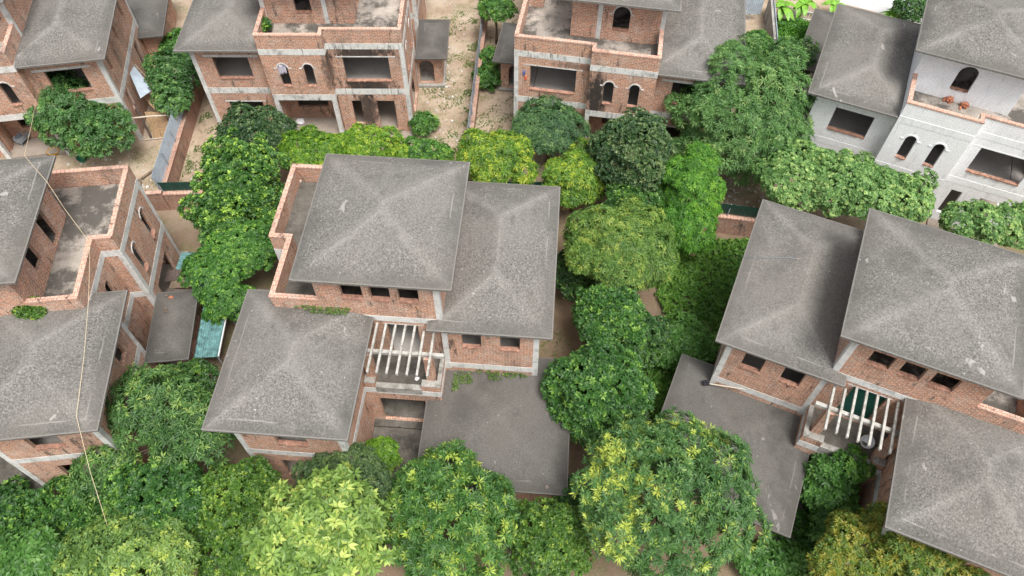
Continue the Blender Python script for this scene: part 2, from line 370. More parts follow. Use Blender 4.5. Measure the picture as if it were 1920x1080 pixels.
def hip_roof(name, x0, x1, y0, y1, ze, zr, mat, parent, flipx, th=0.13):
    """four real sloping faces with a slab edge; attribute hip = distances to the hips, ridge and eave"""
    w_, d_ = x1 - x0, y1 - y0; h = min(w_, d_) / 2
    if d_ >= w_: A = ((x0 + x1) / 2, y0 + h); B = ((x0 + x1) / 2, y1 - h)
    else: A = (x0 + h, (y0 + y1) / 2); B = (x1 - h, (y0 + y1) / 2)
    c = [(x0, y0), (x1, y0), (x1, y1), (x0, y1)]
    if d_ >= w_: faces = [(c[0], c[1], A), (c[1], c[2], B, A), (c[2], c[3], B), (c[3], c[0], A, B)]
    else: faces = [(c[0], c[1], B, A), (c[1], c[2], B), (c[2], c[3], A, B), (c[3], c[0], A)]
    rnd = random.Random(hash(name) % 1000 + int(x0 * 10))
    verts = []; vid = {}; polys = []; att = []
    def zf(p):
        d = min(p[0] - x0, x1 - p[0], p[1] - y0, y1 - p[1]); return ze + (zr - ze) * d / h
    def vert(p):
        k = (round(p[0], 4), round(p[1], 4))
        if k not in vid: vid[k] = len(verts); verts.append((p[0], p[1], zf(p)))
        return vid[k]
    def ldist(p, a, b):
        L = math.hypot(b[0] - a[0], b[1] - a[1]); return abs((b[0] - a[0]) * (p[1] - a[1]) - (b[1] - a[1]) * (p[0] - a[0])) / L
    for f in faces:
        polys.append([vert(p) for p in f])
        for p in f:
            dr = ldist(p, f[1], f[2]); dl = ldist(p, f[0], f[-1]) if len(f) == 3 else ldist(p, f[0], f[3])
            rd = ldist(p, f[2], f[3]) if len(f) == 4 and math.hypot(f[2][0] - f[3][0], f[2][1] - f[3][1]) > 1e-3 else 9.0
            att.append((dl, dr, rd, ldist(p, f[0], f[1])))
    nb = len(verts)
    low = [len(verts) + i for i in range(4)]
    for p in c: verts.append((p[0], p[1], ze - th))
    top = [vert(p) for p in c]
    for i in range(4):
        j = (i + 1) % 4; polys.append([low[i], low[j], top[j], top[i]]); att += [(9, 9, 9, 9)] * 4
    # soffit follows the slope
    lowA = len(verts); verts.append((A[0], A[1], zr - th)); lowB = len(verts); verts.append((B[0], B[1], zr - th))
    if d_ >= w_: sf = [(1, 0, lowA), (2, 1, lowA, lowB), (3, 2, lowB), (0, 3, lowB, lowA)]
    else: sf = [(1, 0, lowA, lowB), (2, 1, lowB), (3, 2, lowB, lowA), (0, 3, lowA)]
    for f in sf:
        polys.append([low[i] if i < 4 else i for i in f]); att += [(9, 9, 9, 9)] * len(f)
    me = bpy.data.meshes.new(name)
    if flipx:
        verts = [(-v[0], v[1], v[2]) for v in verts]
        np_, na = [], []; k = 0
        for p in polys:
            a = att[k:k + len(p)]; k += len(p); np_.append(p[::-1]); na += a[::-1]
        polys, att = np_, na
    me.from_pydata(verts, [], polys)
    ca = me.color_attributes.new(name='hip', type='FLOAT_COLOR', domain='CORNER')
    ca.data.foreach_set('color', np.array(att, float).ravel())
    me.materials.append(MAT[mat])
    o = bpy.data.objects.new(name, me); COL.objects.link(o); o.parent = parent
    return o

# ------------------------------------------------------------------ the villa, one design seen seven times
OUT = [(12.46, .2), (12.46, 9.8), (7.25, 9.8), (7.25, 10.55), (2.65, 10.55), (2.65, 9.9), (-2.75, 9.9), (-2.75, 4.43), (-1.72, 4.43), (-1.72, .82), (-2.75, .82), (-2.75, -5.8), (2.9, -5.8), (2.9, -1.75), (7.2, -1.75), (7.2, .2)]
TER = [(7.25, 7.5), (7.25, 10.55), (2.65, 10.55), (2.65, 9.9), (-2.75, 9.9), (-2.75, 4.43), (-1.72, 4.43), (-1.72, .5), (.85, .5)]
def villa(key, org, yaw, mirror, label, st):
    br = st.get('brick', 'brick'); cc = st.get('concrete', 'concrete'); fx_ = mirror
    root = empty(st.get('name', 'brick_villa'), (org[0], org[1], 0), R(yaw)); tag(root, label, 'villa', 'unfinished villas of one design')
    def bl(mb, name, mat, parent=root, **k): return mb.build(name, mat, parent, flipx=fx_, **k)
    G = -0.6
    # --- lower two storeys
    m = MB(); wall(m, 'y', 9.9, -2.75, 2.65, G, 8.15, -1, ops=[(-1.6, 1.7, 4.86, 6.95), (.98, 1.7, .62, 2.95), (-1.55, -.2, 0.02, 2.95)]); bl(m, 'front_wall', br)
    m = MB(); wall(m, 'y', 10.55, 2.65, 7.25, 3.57, 8.15, -1, ops=[(3.75, 4.43, 4.9, 6.88, 1), (5.55, 6.23, 4.9, 6.88, 1)])
    wall(m, 'x', 2.65, 9.9, 10.33, 3.57, 8.15, 1); wall(m, 'x', 7.25, 9.8, 10.33, 3.57, 8.15, -1); bl(m, 'bay_wall', br)
    m = MB(); wall(m, 'y', 8.5, 2.87, 7.03, 0, 3.6, -1, ops=[(3.9, 6.3, 1.1, 2.95)]); wall(m, 'x', 2.65, 8.28, 9.68, 0, 3.57, 1); wall(m, 'x', 7.25, 8.28, 9.58, 0, 3.57, -1); bl(m, 'porch_wall', br)
    m = MB(); wall(m, 'y', 9.8, 7.25, 12.46, G, 7.95, -1, ops=[(8.45, 11.0, 5.0, 6.85), (8.45, 11.0, .35, 2.75)])
    wall(m, 'x', 12.46, .42, 9.58, G, 7.95, -1, ops=[(1.95, 2.5, 5.43, 6.9), (4.85, 5.4, 5.43, 6.9), (8.3, 8.85, 5.43, 6.9), (2.1, 2.9, 0.1, 3.3), (8.0, 8.6, 1.64, 3.3)])
    wall(m, 'y', .2, 7.2, 12.46, G, 7.95, 1, ops=[(8.27, 9.32, 5.95, 7.4), (10.35, 11.42, 5.95, 7.4), (8.6, 9.6, .05, 2.3)]); bl(m, 'side_wing_wall', br)
    m = MB(); wall(m, 'x', -2.75, 4.65, 9.68, G, 8.15, 1, ops=[(8.0, 8.68, 4.75, 7.03, 1), (5.35, 6.03, 4.75, 7.03, 1), (5.6, 8.5, .02, 2.95)])
    wall(m, 'y', 4.43, -2.75, -1.5, G, 8.15, 1); wall(m, 'x', -1.72, .82, 4.43, G, 8.15, 1, ops=[(2.75, 3.4, 4.9, 7.0, 1)]); bl(m, 'side_wall', br)
    m = MB(); wall(m, 'y', -5.8, -2.75, 2.9, G, 7.95, 1, ops=[(-.7, .95, 5.1, 6.38), (-1.2, 1.0, .6, 2.8)])
    wall(m, 'x', -2.75, -5.58, .6, G, 7.95, 1, ops=[(-1.4, -.5, 5.2, 6.5)]); wall(m, 'x', 2.9, -5.58, .5, G, 7.95, -1)
    wall(m, 'y', .82, -2.75, -1.72, G, 7.95, -1); bl(m, 'rear_wing_wall', br)
    m = MB(); wall(m, 'y', .5, -1.5, 7.2, G, 8.0, 1, ops=[(4.2, 5.88, 4.12, 7.35), (3.6, 6.4, .02, 2.9)]); wall(m, 'y', -1.75, 2.9, 7.2, G, 3.57, 1, ops=[(3.55, 6.2, .02, 2.9)])
    wall(m, 'x', 7.2, -1.53, .2, G, 3.57, -1); bl(m, 'rear_wall', br)
    for bx_ in [(2.67, 2.85, .8, 8.2, 0, 7.7), (7.05, 7.23, .8, 8.2, 0, 7.7), (-1.4, 2.6, 5.2, 5.4, 0, 7.7), (7.3, 12.1, 5.0, 5.15, 0, 7.9)]:
        m = MB(); m.box(*bx_); bl(m, 'partition_wall', 'old_concrete')
    # --- tower
    tb = st.get('tower', br)
    m = MB(); wall(m, 'y', 7.5, .85, 7.27, 8.0, 11.72, -1, ops=[(3.72, 4.86, 8.95, 10.78, 1)])
    wall(m, 'y', .5, .85, 7.27, 8.0, 11.72, 1, ops=[(2.2, 3.32, 9.66, 10.78), (3.72, 4.74, 9.66, 10.78), (5.16, 6.2, 9.66, 10.78)])
    wall(m, 'x', .85, .72, 7.28, 8.0, 11.72, 1, ops=[(5.02, 5.95, 8.15, 10.42), (2.66, 3.6, 9.0, 10.42)]); wall(m, 'x', 7.27, .72, 7.28, 8.0, 11.72, -1); bl(m, 'tower_wall', tb)
    # --- bands, columns, lintels
    m = MB(); path_wall(m, OUT, True, .26, 3.57, 4.1, .014); bl(m, 'floor_band', st.get('band', cc))
    m = MB(); path_wall(m, TER, False, .21, 7.65, 8.15, .014); bl(m, 'roof_band', st.get('band', cc))
    m = MB(); m.box(2.9, 7.2, .485, .76, 7.65, 8.12); bl(m, 'rear_band', cc)
    for bx_ in [(7.7, 11.6, 9.58, 9.81, 6.86, 7.06), (8.2, 11.25, 9.58, 9.812, 2.75, 2.86), (-2.1, 2.15, 9.68, 9.912, 6.96, 7.05), (8.0, 9.6, .188, .42, 7.4, 7.47), (10.1, 11.7, .188, .42, 7.4, 7.47), (4.0, 6.2, .488, .72, 7.35, 7.42), (-1.0, 1.2, -5.812, -5.6, 6.38, 6.46), (12.2, 12.472, 2.0, 2.05, 0.1, 3.35), (12.2, 12.473, 7.9, 7.96, 1.64, 3.35)]:
        m = MB(); m.box(*bx_); bl(m, 'lintel', cc)
    cols = [(-2.75, 9.6, G, 8.16), (12.16, 9.5, G, 7.85), (12.16, .2, G, 7.85), (7.2, .2, 3.4, 7.85), (-2.75, -5.8, G, 7.85), (2.6, -5.8, G, 7.85), (-2.75, 4.43, G, 8.16), (2.65, 10.25, G, 3.6), (6.95, 10.25, G, 3.6), (6.97, .5, 8.0, 11.7), (6.97, 7.2, 8.0, 11.7), (-2.75, .52, G, 7.85)]
    for x, y, a, b in cols:
        m = MB(); m.box(x - .006, x + .306, y - .006, y + .306, a, b); bl(m, 'column', cc)
    m = MB(); m.box(2.64, 2.95, 7.2, 7.506, 8.0, 11.7); bl(m, 'column', cc)
    # arch trims
    for (ax, f, c0, tp, r) in [('y', 10.55, 4.09, 6.88, .34), ('y', 10.55, 5.89, 6.88, .34), ('y', 7.5, 4.29, 10.78, .57), ('x', -2.75, 8.34, 7.03, .34), ('x', -2.75, 5.69, 7.03, .34)]:
        m = MB(); N = 10; P = []
        for i in range(N + 1):
            t = PI * i / N
            for rr in (r, r + .09): P.append((c0 - rr * math.cos(t), tp - r + rr * math.sin(t)))
        d0, d1 = (f - .05, f + .035) if ax == 'y' else (f - .035, f + .05)
        mk = (lambda p, d: (p[0], d, p[1])) if ax == 'y' else (lambda p, d: (d, p[0], p[1]))
        V = [mk(p, d0) for p in P] + [mk(p, d1) for p in P]; n = len(P); F = []
        for i in range(N):
            a, b, c_, d_ = 2 * i, 2 * i + 1, 2 * i + 3, 2 * i + 2
            F += [(a, b, c_, d_), (n + d_, n + c_, n + b, n + a), (a, d_, n + d_, n + a), (b, n + b, n + c_, c_)]
        F += [(0, n, n + 1, 1), (2 * N, 2 * N + 1, n + 2 * N + 1, n + 2 * N)]
        m.add(V, F)
        if ax == 'y':
            m.box(c0 - r - .3, c0 - r - .09, f + .002, f + .035, tp - r - .08, tp - r); m.box(c0 + r + .09, c0 + r + .3, f + .002, f + .035, tp - r - .08, tp - r)
        bl(m, 'arch_trim', cc)
    # brick-on-edge sills
    rs = random.Random(3)
    for (ax, f, a0, a1, z, s) in [('y', .5, 2.2, 3.32, 9.66, -1), ('y', .5, 3.72, 4.74, 9.66, -1), ('y', .5, 5.16, 6.2, 9.66, -1), ('y', .2, 8.27, 9.32, 5.95, -1), ('y', .2, 10.35, 11.42, 5.95, -1), ('y', -5.8, -.7, .95, 5.1, -1), ('y', 9.9, -1.6, 1.7, 4.86, 1), ('y', 9.8, 8.45, 11.0, 5.0, 1), ('y', 10.55, 3.75, 4.43, 4.9, 1), ('y', 10.55, 5.55, 6.23, 4.9, 1), ('x', -2.75, 8.0, 8.68, 4.75, -1), ('x', -2.75, 5.35, 6.03, 4.75, -1), ('y', 7.5, 3.72, 4.86, 8.95, 1)]:
        m = MB(); n = int((a1 - a0) / .115); q = sorted((f + s * .02, f - s * .2))
        if ax == 'y': m.box(a0 + .003, a1 - .003, q[0], q[1], z - .06, z + .004)
        else: m.box(q[0], q[1], a0 + .003, a1 - .003, z - .06, z + .004)
        for i in range(n):
            if rs.random() < .12: continue
            u0 = a0 + i * .115; pr = .05 + rs.random() * .05; q = sorted((f + s * pr, f - s * .215)); zt = z + .012 + rs.random() * .014
            if ax == 'y': m.box(u0, u0 + .085, q[0], q[1], z - .07, zt)
            else: m.box(q[0], q[1], u0, u0 + .085, z - .07, zt)
        bl(m, 'sill', 'sill_brick')
    # --- floors and slabs
    m = MB(); m.box(-2.5, 12.2, .75, 9.6, G, .015); m.box(2.7, 7.2, 9.6, 10.5, G, .013); m.box(-2.5, 2.65, -5.55, .45, G, .014); m.box(-2.9, 1.9, 9.93, 10.7, G, -.12); bl(m, 'ground_slab', 'floor')
    m = MB(); m.box(2.92, 7.15, -2.2, .45, G, .012); bl(m, 'back_step', 'terrace_dark')
    m = MB(); m.box(2.92, 6.98, -6.4, -2.2, G, -.16); bl(m, 'courtyard_paving', 'terrace_dark')
    m = MB(); m.box(-1.45, 12.2, .75, 9.55, 3.75, 4.02); m.box(-2.5, -1.5, 4.7, 9.55, 3.75, 4.018); m.box(2.9, 7.0, 9.6, 10.3, 3.58, 4.016); m.box(-2.5, 2.65, -5.55, .45, 3.75, 4.014); bl(m, 'upper_floor', 'screed')
    m = MB(); m.prism([(7.2, 7.4), (7.2, 10.32), (2.88, 10.32), (2.88, 9.67), (-2.52, 9.67), (-2.52, 4.66), (-1.49, 4.66), (-1.49, .73), (7.04, .73)], 7.7, 8.02); bl(m, 'terrace_floor', st.get('terrace', 'terrace'))
    m = MB(); m.box(2.9, 7.2, -1.73, .5, 3.75, 4.13); bl(m, 'balcony_floor', 'terrace_dark')
    # --- parapets
    pm = st.get('parapet', br)
    m = MB(); path_wall(m, TER, False, .22, 8.15, 9.2); bl(m, 'parapet', pm)
    m = MB(); path_wall(m, TER, False, .25, 9.2, 9.3, .03); bl(m, 'coping', 'coping')
    m = MB(); m.prism([(6.15, -1.75), (7.2, -1.75), (7.2, .2), (6.98, .2), (6.98, -1.35), (6.15, -1.35)], 4.13, 4.68); bl(m, 'balcony_parapet', br)
    m = MB(); m.prism([(6.14, -1.76), (7.21, -1.76), (7.21, .2), (6.97, .2), (6.97, -1.34), (6.14, -1.34)], 4.68, 4.73); bl(m, 'parapet_top', 'old_concrete')
    m = MB(); m.box(2.95, 3.55, -1.75, -1.25, 4.13, 4.66); bl(m, 'balcony_parapet', br)
    m = MB(); m.box(2.94, 3.56, -1.76, -1.24, 4.66, 4.71); bl(m, 'parapet_top', 'old_concrete')
    m = MB(); m.box(3.55, 6.15, -1.775, -1.45, 3.72, 4.28); bl(m, 'balcony_kerb', 'old_concrete')
    # --- pergola
    pg = empty('pergola', (0, 0, 0)); pg.parent = root
    for i, x in enumerate((3.72, 4.2, 4.72, 5.25, 5.77, 6.29, 6.83)):
        if st.get('broken') == i: continue
        y1 = .45 if x < 6.2 else .1
        m = MB(); m.obox((x, (y1 - 2.55) / 2, 7.42), (.115, y1 + 2.55, .17), (0, 0, 0)); bl(m, 'pergola_beam', 'pergola', pg)
    m = MB(); m.box(3.2, 7.5, -1.27, -1.07, 7.1, 7.32); bl(m, 'cross_beam', 'pergola', pg)
    for x in (3.1, 6.42):
        m = MB(); m.box(x, x + .45, -1.4, -.95, 4.13, 7.1); bl(m, 'pergola_pillar', br, pg)
    # --- garage and side porch
    m = MB(); wall(m, 'x', 7.0, -6.0, -1.75, G, 2.95, 1, ops=[(-4.6, -3.6, .9, 2.2)]); wall(m, 'x', 13.85, -6.0, .6, G, 2.95, -1); wall(m, 'y', -6.05, 7.0, 13.85, G, 2.95, 1, ops=[(7.8, 11.0, .02, 2.5)]); wall(m, 'y', .8, 12.5, 13.85, G, 2.95, -1); bl(m, 'garage_wall', br)
    hip_roof('garage_roof', 6.29, 14.46, -6.68, 1.52, 3.0, 3.6, 'roof_smooth', root, fx_)
    m = MB(); wall(m, 'y', 4.4, -4.75, -2.76, G, 2.9, -1, ops=[(-4.1, -2.95, .05, 2.28, 1)]); wall(m, 'x', -4.75, .62, 4.18, G, 2.9, 1, ops=[(1.5, 2.6, .9, 2.2)]); wall(m, 'y', .4, -4.75, -2.76, G, 2.9, 1, ops=[(-4.3, -3.1, .05, 2.3)]); bl(m, 'side_porch_wall', st.get('porch_brick', 'brick_old'))
    m = MB(); m.box(-4.9, -2.76, .6, 4.7, G, -.05); bl(m, 'porch_step', 'old_concrete')
    hip_roof('side_porch_roof', -5.32, -2.74, .03, 5.05, 2.97, 3.06, 'roof_smooth', root, fx_)
    # --- big roofs
    hip_roof('tower_roof', 0, 8.03, 0, 8.62, 11.66, 12.7, 'roof', root, fx_)
    hip_roof('side_wing_roof', 6.46, 13.14, -.14, 10.56, 7.97, 8.98, 'roof', root, fx_)
    hip_roof('rear_wing_roof', -3.56, 3.6, -6.55, 1.73, 7.97, 9.0, 'roof', root, fx_)
    return root

villa('center', (-10.955, 21.265), -3.871, False, 'brick villa in the middle with square tower roof and white pergola beams over its balcony', dict(terrace='terrace_dark'))
villa('right', (22.769, 15.176), -23.351, True, 'tilted brick villa at the right edge with dark green boards in its balcony door', dict())
villa('left', (-24.226, 20.966), 6.851, True, 'brick villa cut by the left edge with an open roof terrace and arched side windows', dict())
villa('white', (35.90, 43.934), -23.70 + 180, False, 'whitewashed brick villa in the upper right corner', dict(name='whitewashed_villa', brick='brick_white', concrete='concrete_white', parapet='brick_white', porch_brick='brick_white'))
villa('h2', (-10.676, 53.884), .612 + 180, False, 'brick villa at top with black soot around its large upper window', dict(brick='brick_soot', band='concrete_soot', tower='brick', porch_brick='brick'))
villa('h3', (4.329, 52.779), -9.326 + 180, True, 'brick villa at top with a dark damp stain running down beside its twin arched windows', dict(brick='brick_damp', band='concrete_soot', tower='brick', porch_brick='brick'))
villa('tl', (-42.970, 50.365), 10.188 + 180, True, 'brick villa in the upper left corner with slit windows in its long side wall', dict())

# ------------------------------------------------------------------ ground and road
m = MB(); m.add([(-260, -160, -.28), (260, -160, -.28), (260, 330, -.28), (-260, 330, -.28)], [(0, 1, 2, 3)])
tag(m.build('ground', 'ground', recalc=False), kind='structure')
m = MB(); a = R(-24); c, s = math.cos(a), math.sin(a)
m.add([(32 + u * c - v * s, 62.2 + u * s + v * c, -.27) for u, v in ((-9, -1.6), (60, -1.6), (60, 6), (-9, 6))], [(0, 1, 2, 3)])
tag(m.build('road', 'road', recalc=False), kind='structure')

#@@TREES@@
# ------------------------------------------------------------------ foliage
def sn(p, f, ph):   # cheap smooth 3-D variation
    return (np.sin(p[:, 0] * f + ph) * np.cos(p[:, 1] * f * 1.13 + ph * 1.7) + np.sin(p[:, 2] * f * 1.31 + p[:, 0] * f * .6 + ph * 2.3) * np.cos(p[:, 1] * f * .71 - ph)) * .5

LEAF = {  # kind: (length, width, leaves per rosette, droop, spacing, cup, low/mid/high colours, translucency)
    'star':    (.27, .070, 9, .15, .32, .25, (.018, .085, .014), (.045, .175, .024), (.22, .40, .04)),
    'mango':   (.29, .062, 9, .30, .33, .2, (.045, .16, .033), (.11, .30, .07), (.25, .46, .13)),
    'mangotip': (.245, .06, 10, .15, .29, .25, (.025, .11, .024), (.062, .21, .042), (.34, .55, .06)),
    'mango_y': (.25, .07, 8, .45, .23, .1, (.03, .13, .010), (.09, .27, .014), (.28, .46, .02)),
    'mango_o': (.23, .06, 8, .45, .22, .1, (.035, .135, .016), (.095, .25, .03), (.22, .38, .05)),
    'blue':    (.24, .062, 8, .55, .25, .1, (.015, .07, .022), (.045, .145, .042), (.10, .24, .06)),
    'dark':    (.15, .085, 6, .1, .17, .45, (.010, .045, .014), (.030, .095, .024), (.10, .19, .06)),
    'dark2':   (.15, .080, 6, .2, .18, .4, (.009, .045, .010), (.024, .10, .016), (.08, .22, .02)),
    'jack':    (.18, .095, 6, .1, .18, .5, (.012, .065, .010), (.035, .15, .018), (.20, .44, .04)),
    'jackd':   (.19, .095, 6, .15, .19, .45, (.010, .060, .010), (.028, .125, .016), (.12, .31, .03)),
    'curry':   (.15, .070, 7, .4, .17, .2, (.014, .085, .010), (.04, .18, .018), (.13, .34, .03)),
    'lime':    (.17, .075, 7, .4, .18, .2, (.045, .16, .010), (.11, .31, .014), (.27, .48, .03)),
    'bright':  (.22, .055, 8, .7, .20, .1, (.022, .14, .008), (.06, .27, .012), (.15, .42, .02)),
    'fig':     (.25, .10, 7, .3, .32, .1, (.020, .085, .018), (.042, .165, .034), (.11, .27, .05)),
    'fig2':    (.22, .10, 7, .35, .25, .1, (.022, .11, .014), (.055, .22, .025), (.16, .36, .04)),
    'umbrella': (.34, .13, 8, .3, .38, .0, (.08, .20, .035), (.19, .40, .065), (.42, .64, .13)),
    'dusky':   (.17, .05, 9, .4, .19, .2, (.014, .055, .018), (.040, .105, .028), (.10, .20, .05)),
    'gard':    (.15, .075, 6, .2, .17, .4, (.018, .08, .010), (.05, .165, .012), (.17, .33, .03)),
    'weed':    (.06, .028, 6, .1, .1, .4, (.04, .12, .02), (.10, .22, .04), (.22, .34, .08)),
    'longan':  (.28, .075, 8, .4, .33, .1, (.020, .08, .018), (.050, .17, .030), (.17, .33, .06)),
    'pale':    (.22, .09, 8, .35, .22, .1, (.06, .17, .03), (.15, .33, .06), (.34, .54, .08)),
    'light':   (.14, .075, 7, .3, .17, .2, (.05, .17, .035), (.15, .38, .09), (.34, .60, .17)),
    'lychee':  (.17, .06, 8, .2, .17, .3, (.04, .13, .012), (.095, .215, .020), (.24, .30, .03)),
    'vine':    (.20, .15, 5, .3, .20, .0, (.035, .15, .015), (.10, .30, .03), (.24, .48, .06)),
    'papaya':  (.30, .15, 7, .35, .28, .0, (.022, .11, .014), (.055, .22, .028), (.10, .30, .05)),
}
LM = {}
def lmat(k):
    if k not in LM:
        g = LEAF[k][7][1]; f = 1.5 if g < .15 else 1.35 if g < .2 else 1.15 if g < .3 else 1.0; c = [tuple((f * (v[0] * 1.12 + (.10 if g < .28 else .05) * v[1]), f * v[1] * .93, f * (v[2] * 1.0 + (.05 if g < .28 else .03) * v[1]))) for v in LEAF[k][6:9]]; LM[k] = leaf_mat(k + '_leaves', *c)
    return LM[k]

def rosettes(P, N, kind, rng, tint, big=1.0, nleaf=None):
    """one small spray of leaf-shaped faces at each point; returns a mesh"""
    L, W, n, droop, sp, cup = LEAF[kind][:6]; L *= 1.22; W *= 1.3
    if nleaf: n = nleaf
    K = len(P)
    N = N / np.linalg.norm(N, axis=1)[:, None]
    a = np.cross(N, rng.normal(size=(K, 3))); a /= np.linalg.norm(a, axis=1)[:, None]; b = np.cross(N, a)
    ph = rng.uniform(0, 2 * np.pi, (K, 1)) + np.arange(n) * 2 * np.pi / n + rng.normal(0, .13, (K, n))
    el = rng.uniform(.0, .45, (K, 1)) + rng.normal(0, .14, (K, n)) + cup * .5
    Ls = L * big * rng.uniform(.7, 1.15, (K, n)) * rng.uniform(.8, 1.2, (K, 1))
    d = (a[:, None] * np.cos(ph)[..., None] + b[:, None] * np.sin(ph)[..., None]) * np.cos(el)[..., None] + N[:, None] * np.sin(el)[..., None]
    d[..., 2] -= droop * .35 * rng.uniform(.4, 1.4, (K, n)); d /= np.linalg.norm(d, axis=2)[..., None]
    side = np.cross(d, N[:, None] + rng.normal(0, .3, (K, n, 3))); side /= np.linalg.norm(side, axis=2)[..., None] + 1e-9
    up = np.cross(side, d)
    base = P[:, None] + d * (Ls * .08)[..., None]
    Wd = (W * big * rng.uniform(.85, 1.15, (K, n)))[..., None]
    mid = base + d * (Ls * .48)[..., None]
    v0 = base; v1 = mid + side * Wd * .5 + up * Wd * .22; v2 = mid - side * Wd * .5 + up * Wd * .22
    tip = base + d * Ls[..., None]; tip[..., 2] -= droop * Ls * .35
    V = np.stack([v0, v1, tip, v2], 2).reshape(-1, 3)
    q = np.arange(K * n) * 4
    F = np.stack([q, q + 1, q + 2, q, q + 2, q + 3], 1).reshape(-1, 3)
    T = np.clip(tint[:, None] + rng.normal(0, .15, (K, n)), 0, 1)
    return V, F, np.repeat(T.reshape(-1), 4)

def mesh_np(name, V, F, T, mat, parent):
    me = bpy.data.meshes.new(name)
    me.vertices.add(len(V)); me.vertices.foreach_set('co', V.ravel())
    me.loops.add(len(F) * 3); me.loops.foreach_set('vertex_index', F.ravel().astype(np.int32))
    me.polygons.add(len(F)); me.polygons.foreach_set('loop_start', np.arange(len(F), dtype=np.int32) * 3)
    try: me.polygons.foreach_set('loop_total', np.full(len(F), 3, np.int32))
    except Exception: pass
    me.update(calc_edges=True)
    at = me.attributes.new('tint', 'FLOAT', 'POINT'); at.data.foreach_set('value', T.astype(np.float32))
    me.materials.append(mat)
    o = bpy.data.objects.new(name, me); COL.objects.link(o)
    if parent is not None: o.parent = parent
    return o

def crown_points(blobs, kind, rng, dens=1.0, lobe=None, rag=.18, gap=0.0):
    sp = LEAF[kind][4] / dens
    C = []; Rr = []
    for (cx, cy, cz, ax, ay, az) in blobs:
        lr = lobe or min(1.15, max(.32, .34 * (ax + ay) / 2))
        n = max(6, int(5.2 * (ax * ay) / lr ** 2 * .75) + int(2.0 * az * (ax + ay) / lr ** 2 * .5))
        i = np.arange(n) + .5; z = 1 - i / n * 1.45; ph = i * 2.39996 + rng.uniform(0, 6); s = np.sqrt(np.maximum(0, 1 - z * z))
        u = np.stack([s * np.cos(ph), s * np.sin(ph), z], 1) + rng.normal(0, .13, (n, 3))
        k = rng.uniform(1 - rag * 1.3, 1 + rag * .9, (n, 1))
        c = u * (np.array([ax, ay, az]) - lr * .75).clip(.1) * k + [cx, cy, cz]
        C.append(c); Rr.append(lr * rng.uniform(.85 - rag * 1.6, 1.1 + rag * .6, n))
        if gap: sel = rng.random(n) > gap; C[-1] = C[-1][sel]; Rr[-1] = Rr[-1][sel]
    C = np.concatenate(C); Rr = np.concatenate(Rr)
    P = []; N = []
    ctr = np.array([[b[0], b[1], b[2] - b[5] * .3] for b in blobs])
    for c, r in zip(C, Rr):
        m = int(4 * np.pi * r * r / sp ** 2 * .80)
        u = rng.normal(size=(m, 3)); u /= np.linalg.norm(u, axis=1)[:, None]
        u = u[u[:, 2] > -.55]
        rr = r * (1 + .16 * sn(u * 3 + c, 1.7, 1.0))[:, None] * rng.uniform(.80, 1.06, (len(u), 1))
        p = c + u * rr * [1, 1, .85]; P.append(p)
        o = p - ctr[np.argmin(np.linalg.norm(ctr[None] - c, axis=2)[0] if False else np.linalg.norm(ctr - c, axis=1))]
        o /= np.linalg.norm(o, axis=1)[:, None] + 1e-6
        N.append(u * .6 + o * .5 + [0, -.15, .75] + rng.normal(0, .14, (len(u), 3)))
    P = np.concatenate(P); N = np.concatenate(N)
    keep = np.ones(len(P), bool)
    for c, r in zip(C, Rr): keep &= ~(np.linalg.norm((P - c) / [1, 1, .85], axis=1) < r * .74)
    return P[keep], N[keep], C, Rr

def tree(name, cat, label, kind, blobs, seed=0, young=.2, dens=1.0, lobe=None, trunk=True, base=None, group=None, patch=None, big=1.0, zb=-.28, rag=.18, gap=0.0):
    rng = np.random.default_rng(seed + 11)
    bx, by = base if base else (blobs[0][0], blobs[0][1])
    if len(blobs) > 1 and not base: bx = sum(b[0] for b in blobs) / len(blobs); by = sum(b[1] for b in blobs) / len(blobs)
    root = empty(name, (bx, by, zb)); tag(root, label, cat, group)
    P, N, C, Rr = crown_points(blobs, kind, rng, dens, lobe, rag, gap)
    t = .32 + .20 * sn(P, .9, seed) + .18 * sn(P, 2.6, seed + 3) + rng.normal(0, .16, len(P))
    top = (P[:, 2] - min(b[2] - b[5] for b in blobs)) / (max(b[2] + b[5] for b in blobs) - min(b[2] - b[5] for b in blobs))
    t += (rng.random(len(P)) < young * .5 * (top > .35)) * rng.uniform(.25, .6, len(P))
    if patch is not None: t = np.clip(t, 0, .52); t += patch(P, rng)
    O = np.array([bx, by, zb])
    V, F, T = rosettes(P - O, N, kind, rng, np.clip(t, 0, 1), big)
    mesh_np('crown', V, F, T, lmat(kind), root)
    if trunk:
        top_z = blobs[0][2] - zb; m = MB(); r0 = max(.05, .045 * blobs[0][3] + .03 * top_z / 3)
        h0 = max(.3, (blobs[0][2] - blobs[0][5] * .8) - zb)
        m.tube([(0, 0, -.25), (0.03, 0.02, h0 * .5), (-.04, .03, h0), (0, 0, h0 * 1.15)], [r0 * 1.35, r0, r0 * .85, r0 * .6], 7)
        rr = random.Random(seed)
        for k in range(min(11, len(C))):
            c = C[rr.randrange(len(C))] - O; s = Vector((0, 0, h0 * rr.uniform(.7, 1.05)))
            e = Vector(c); mid = s.lerp(e, .5) + Vector((rr.uniform(-.15, .15), rr.uniform(-.15, .15), .18))
            m.tube([s, mid, e], [r0 * .5, r0 * .33, r0 * .12], 5)
        m.build('trunk', 'bark', root, smooth=True)
    return root

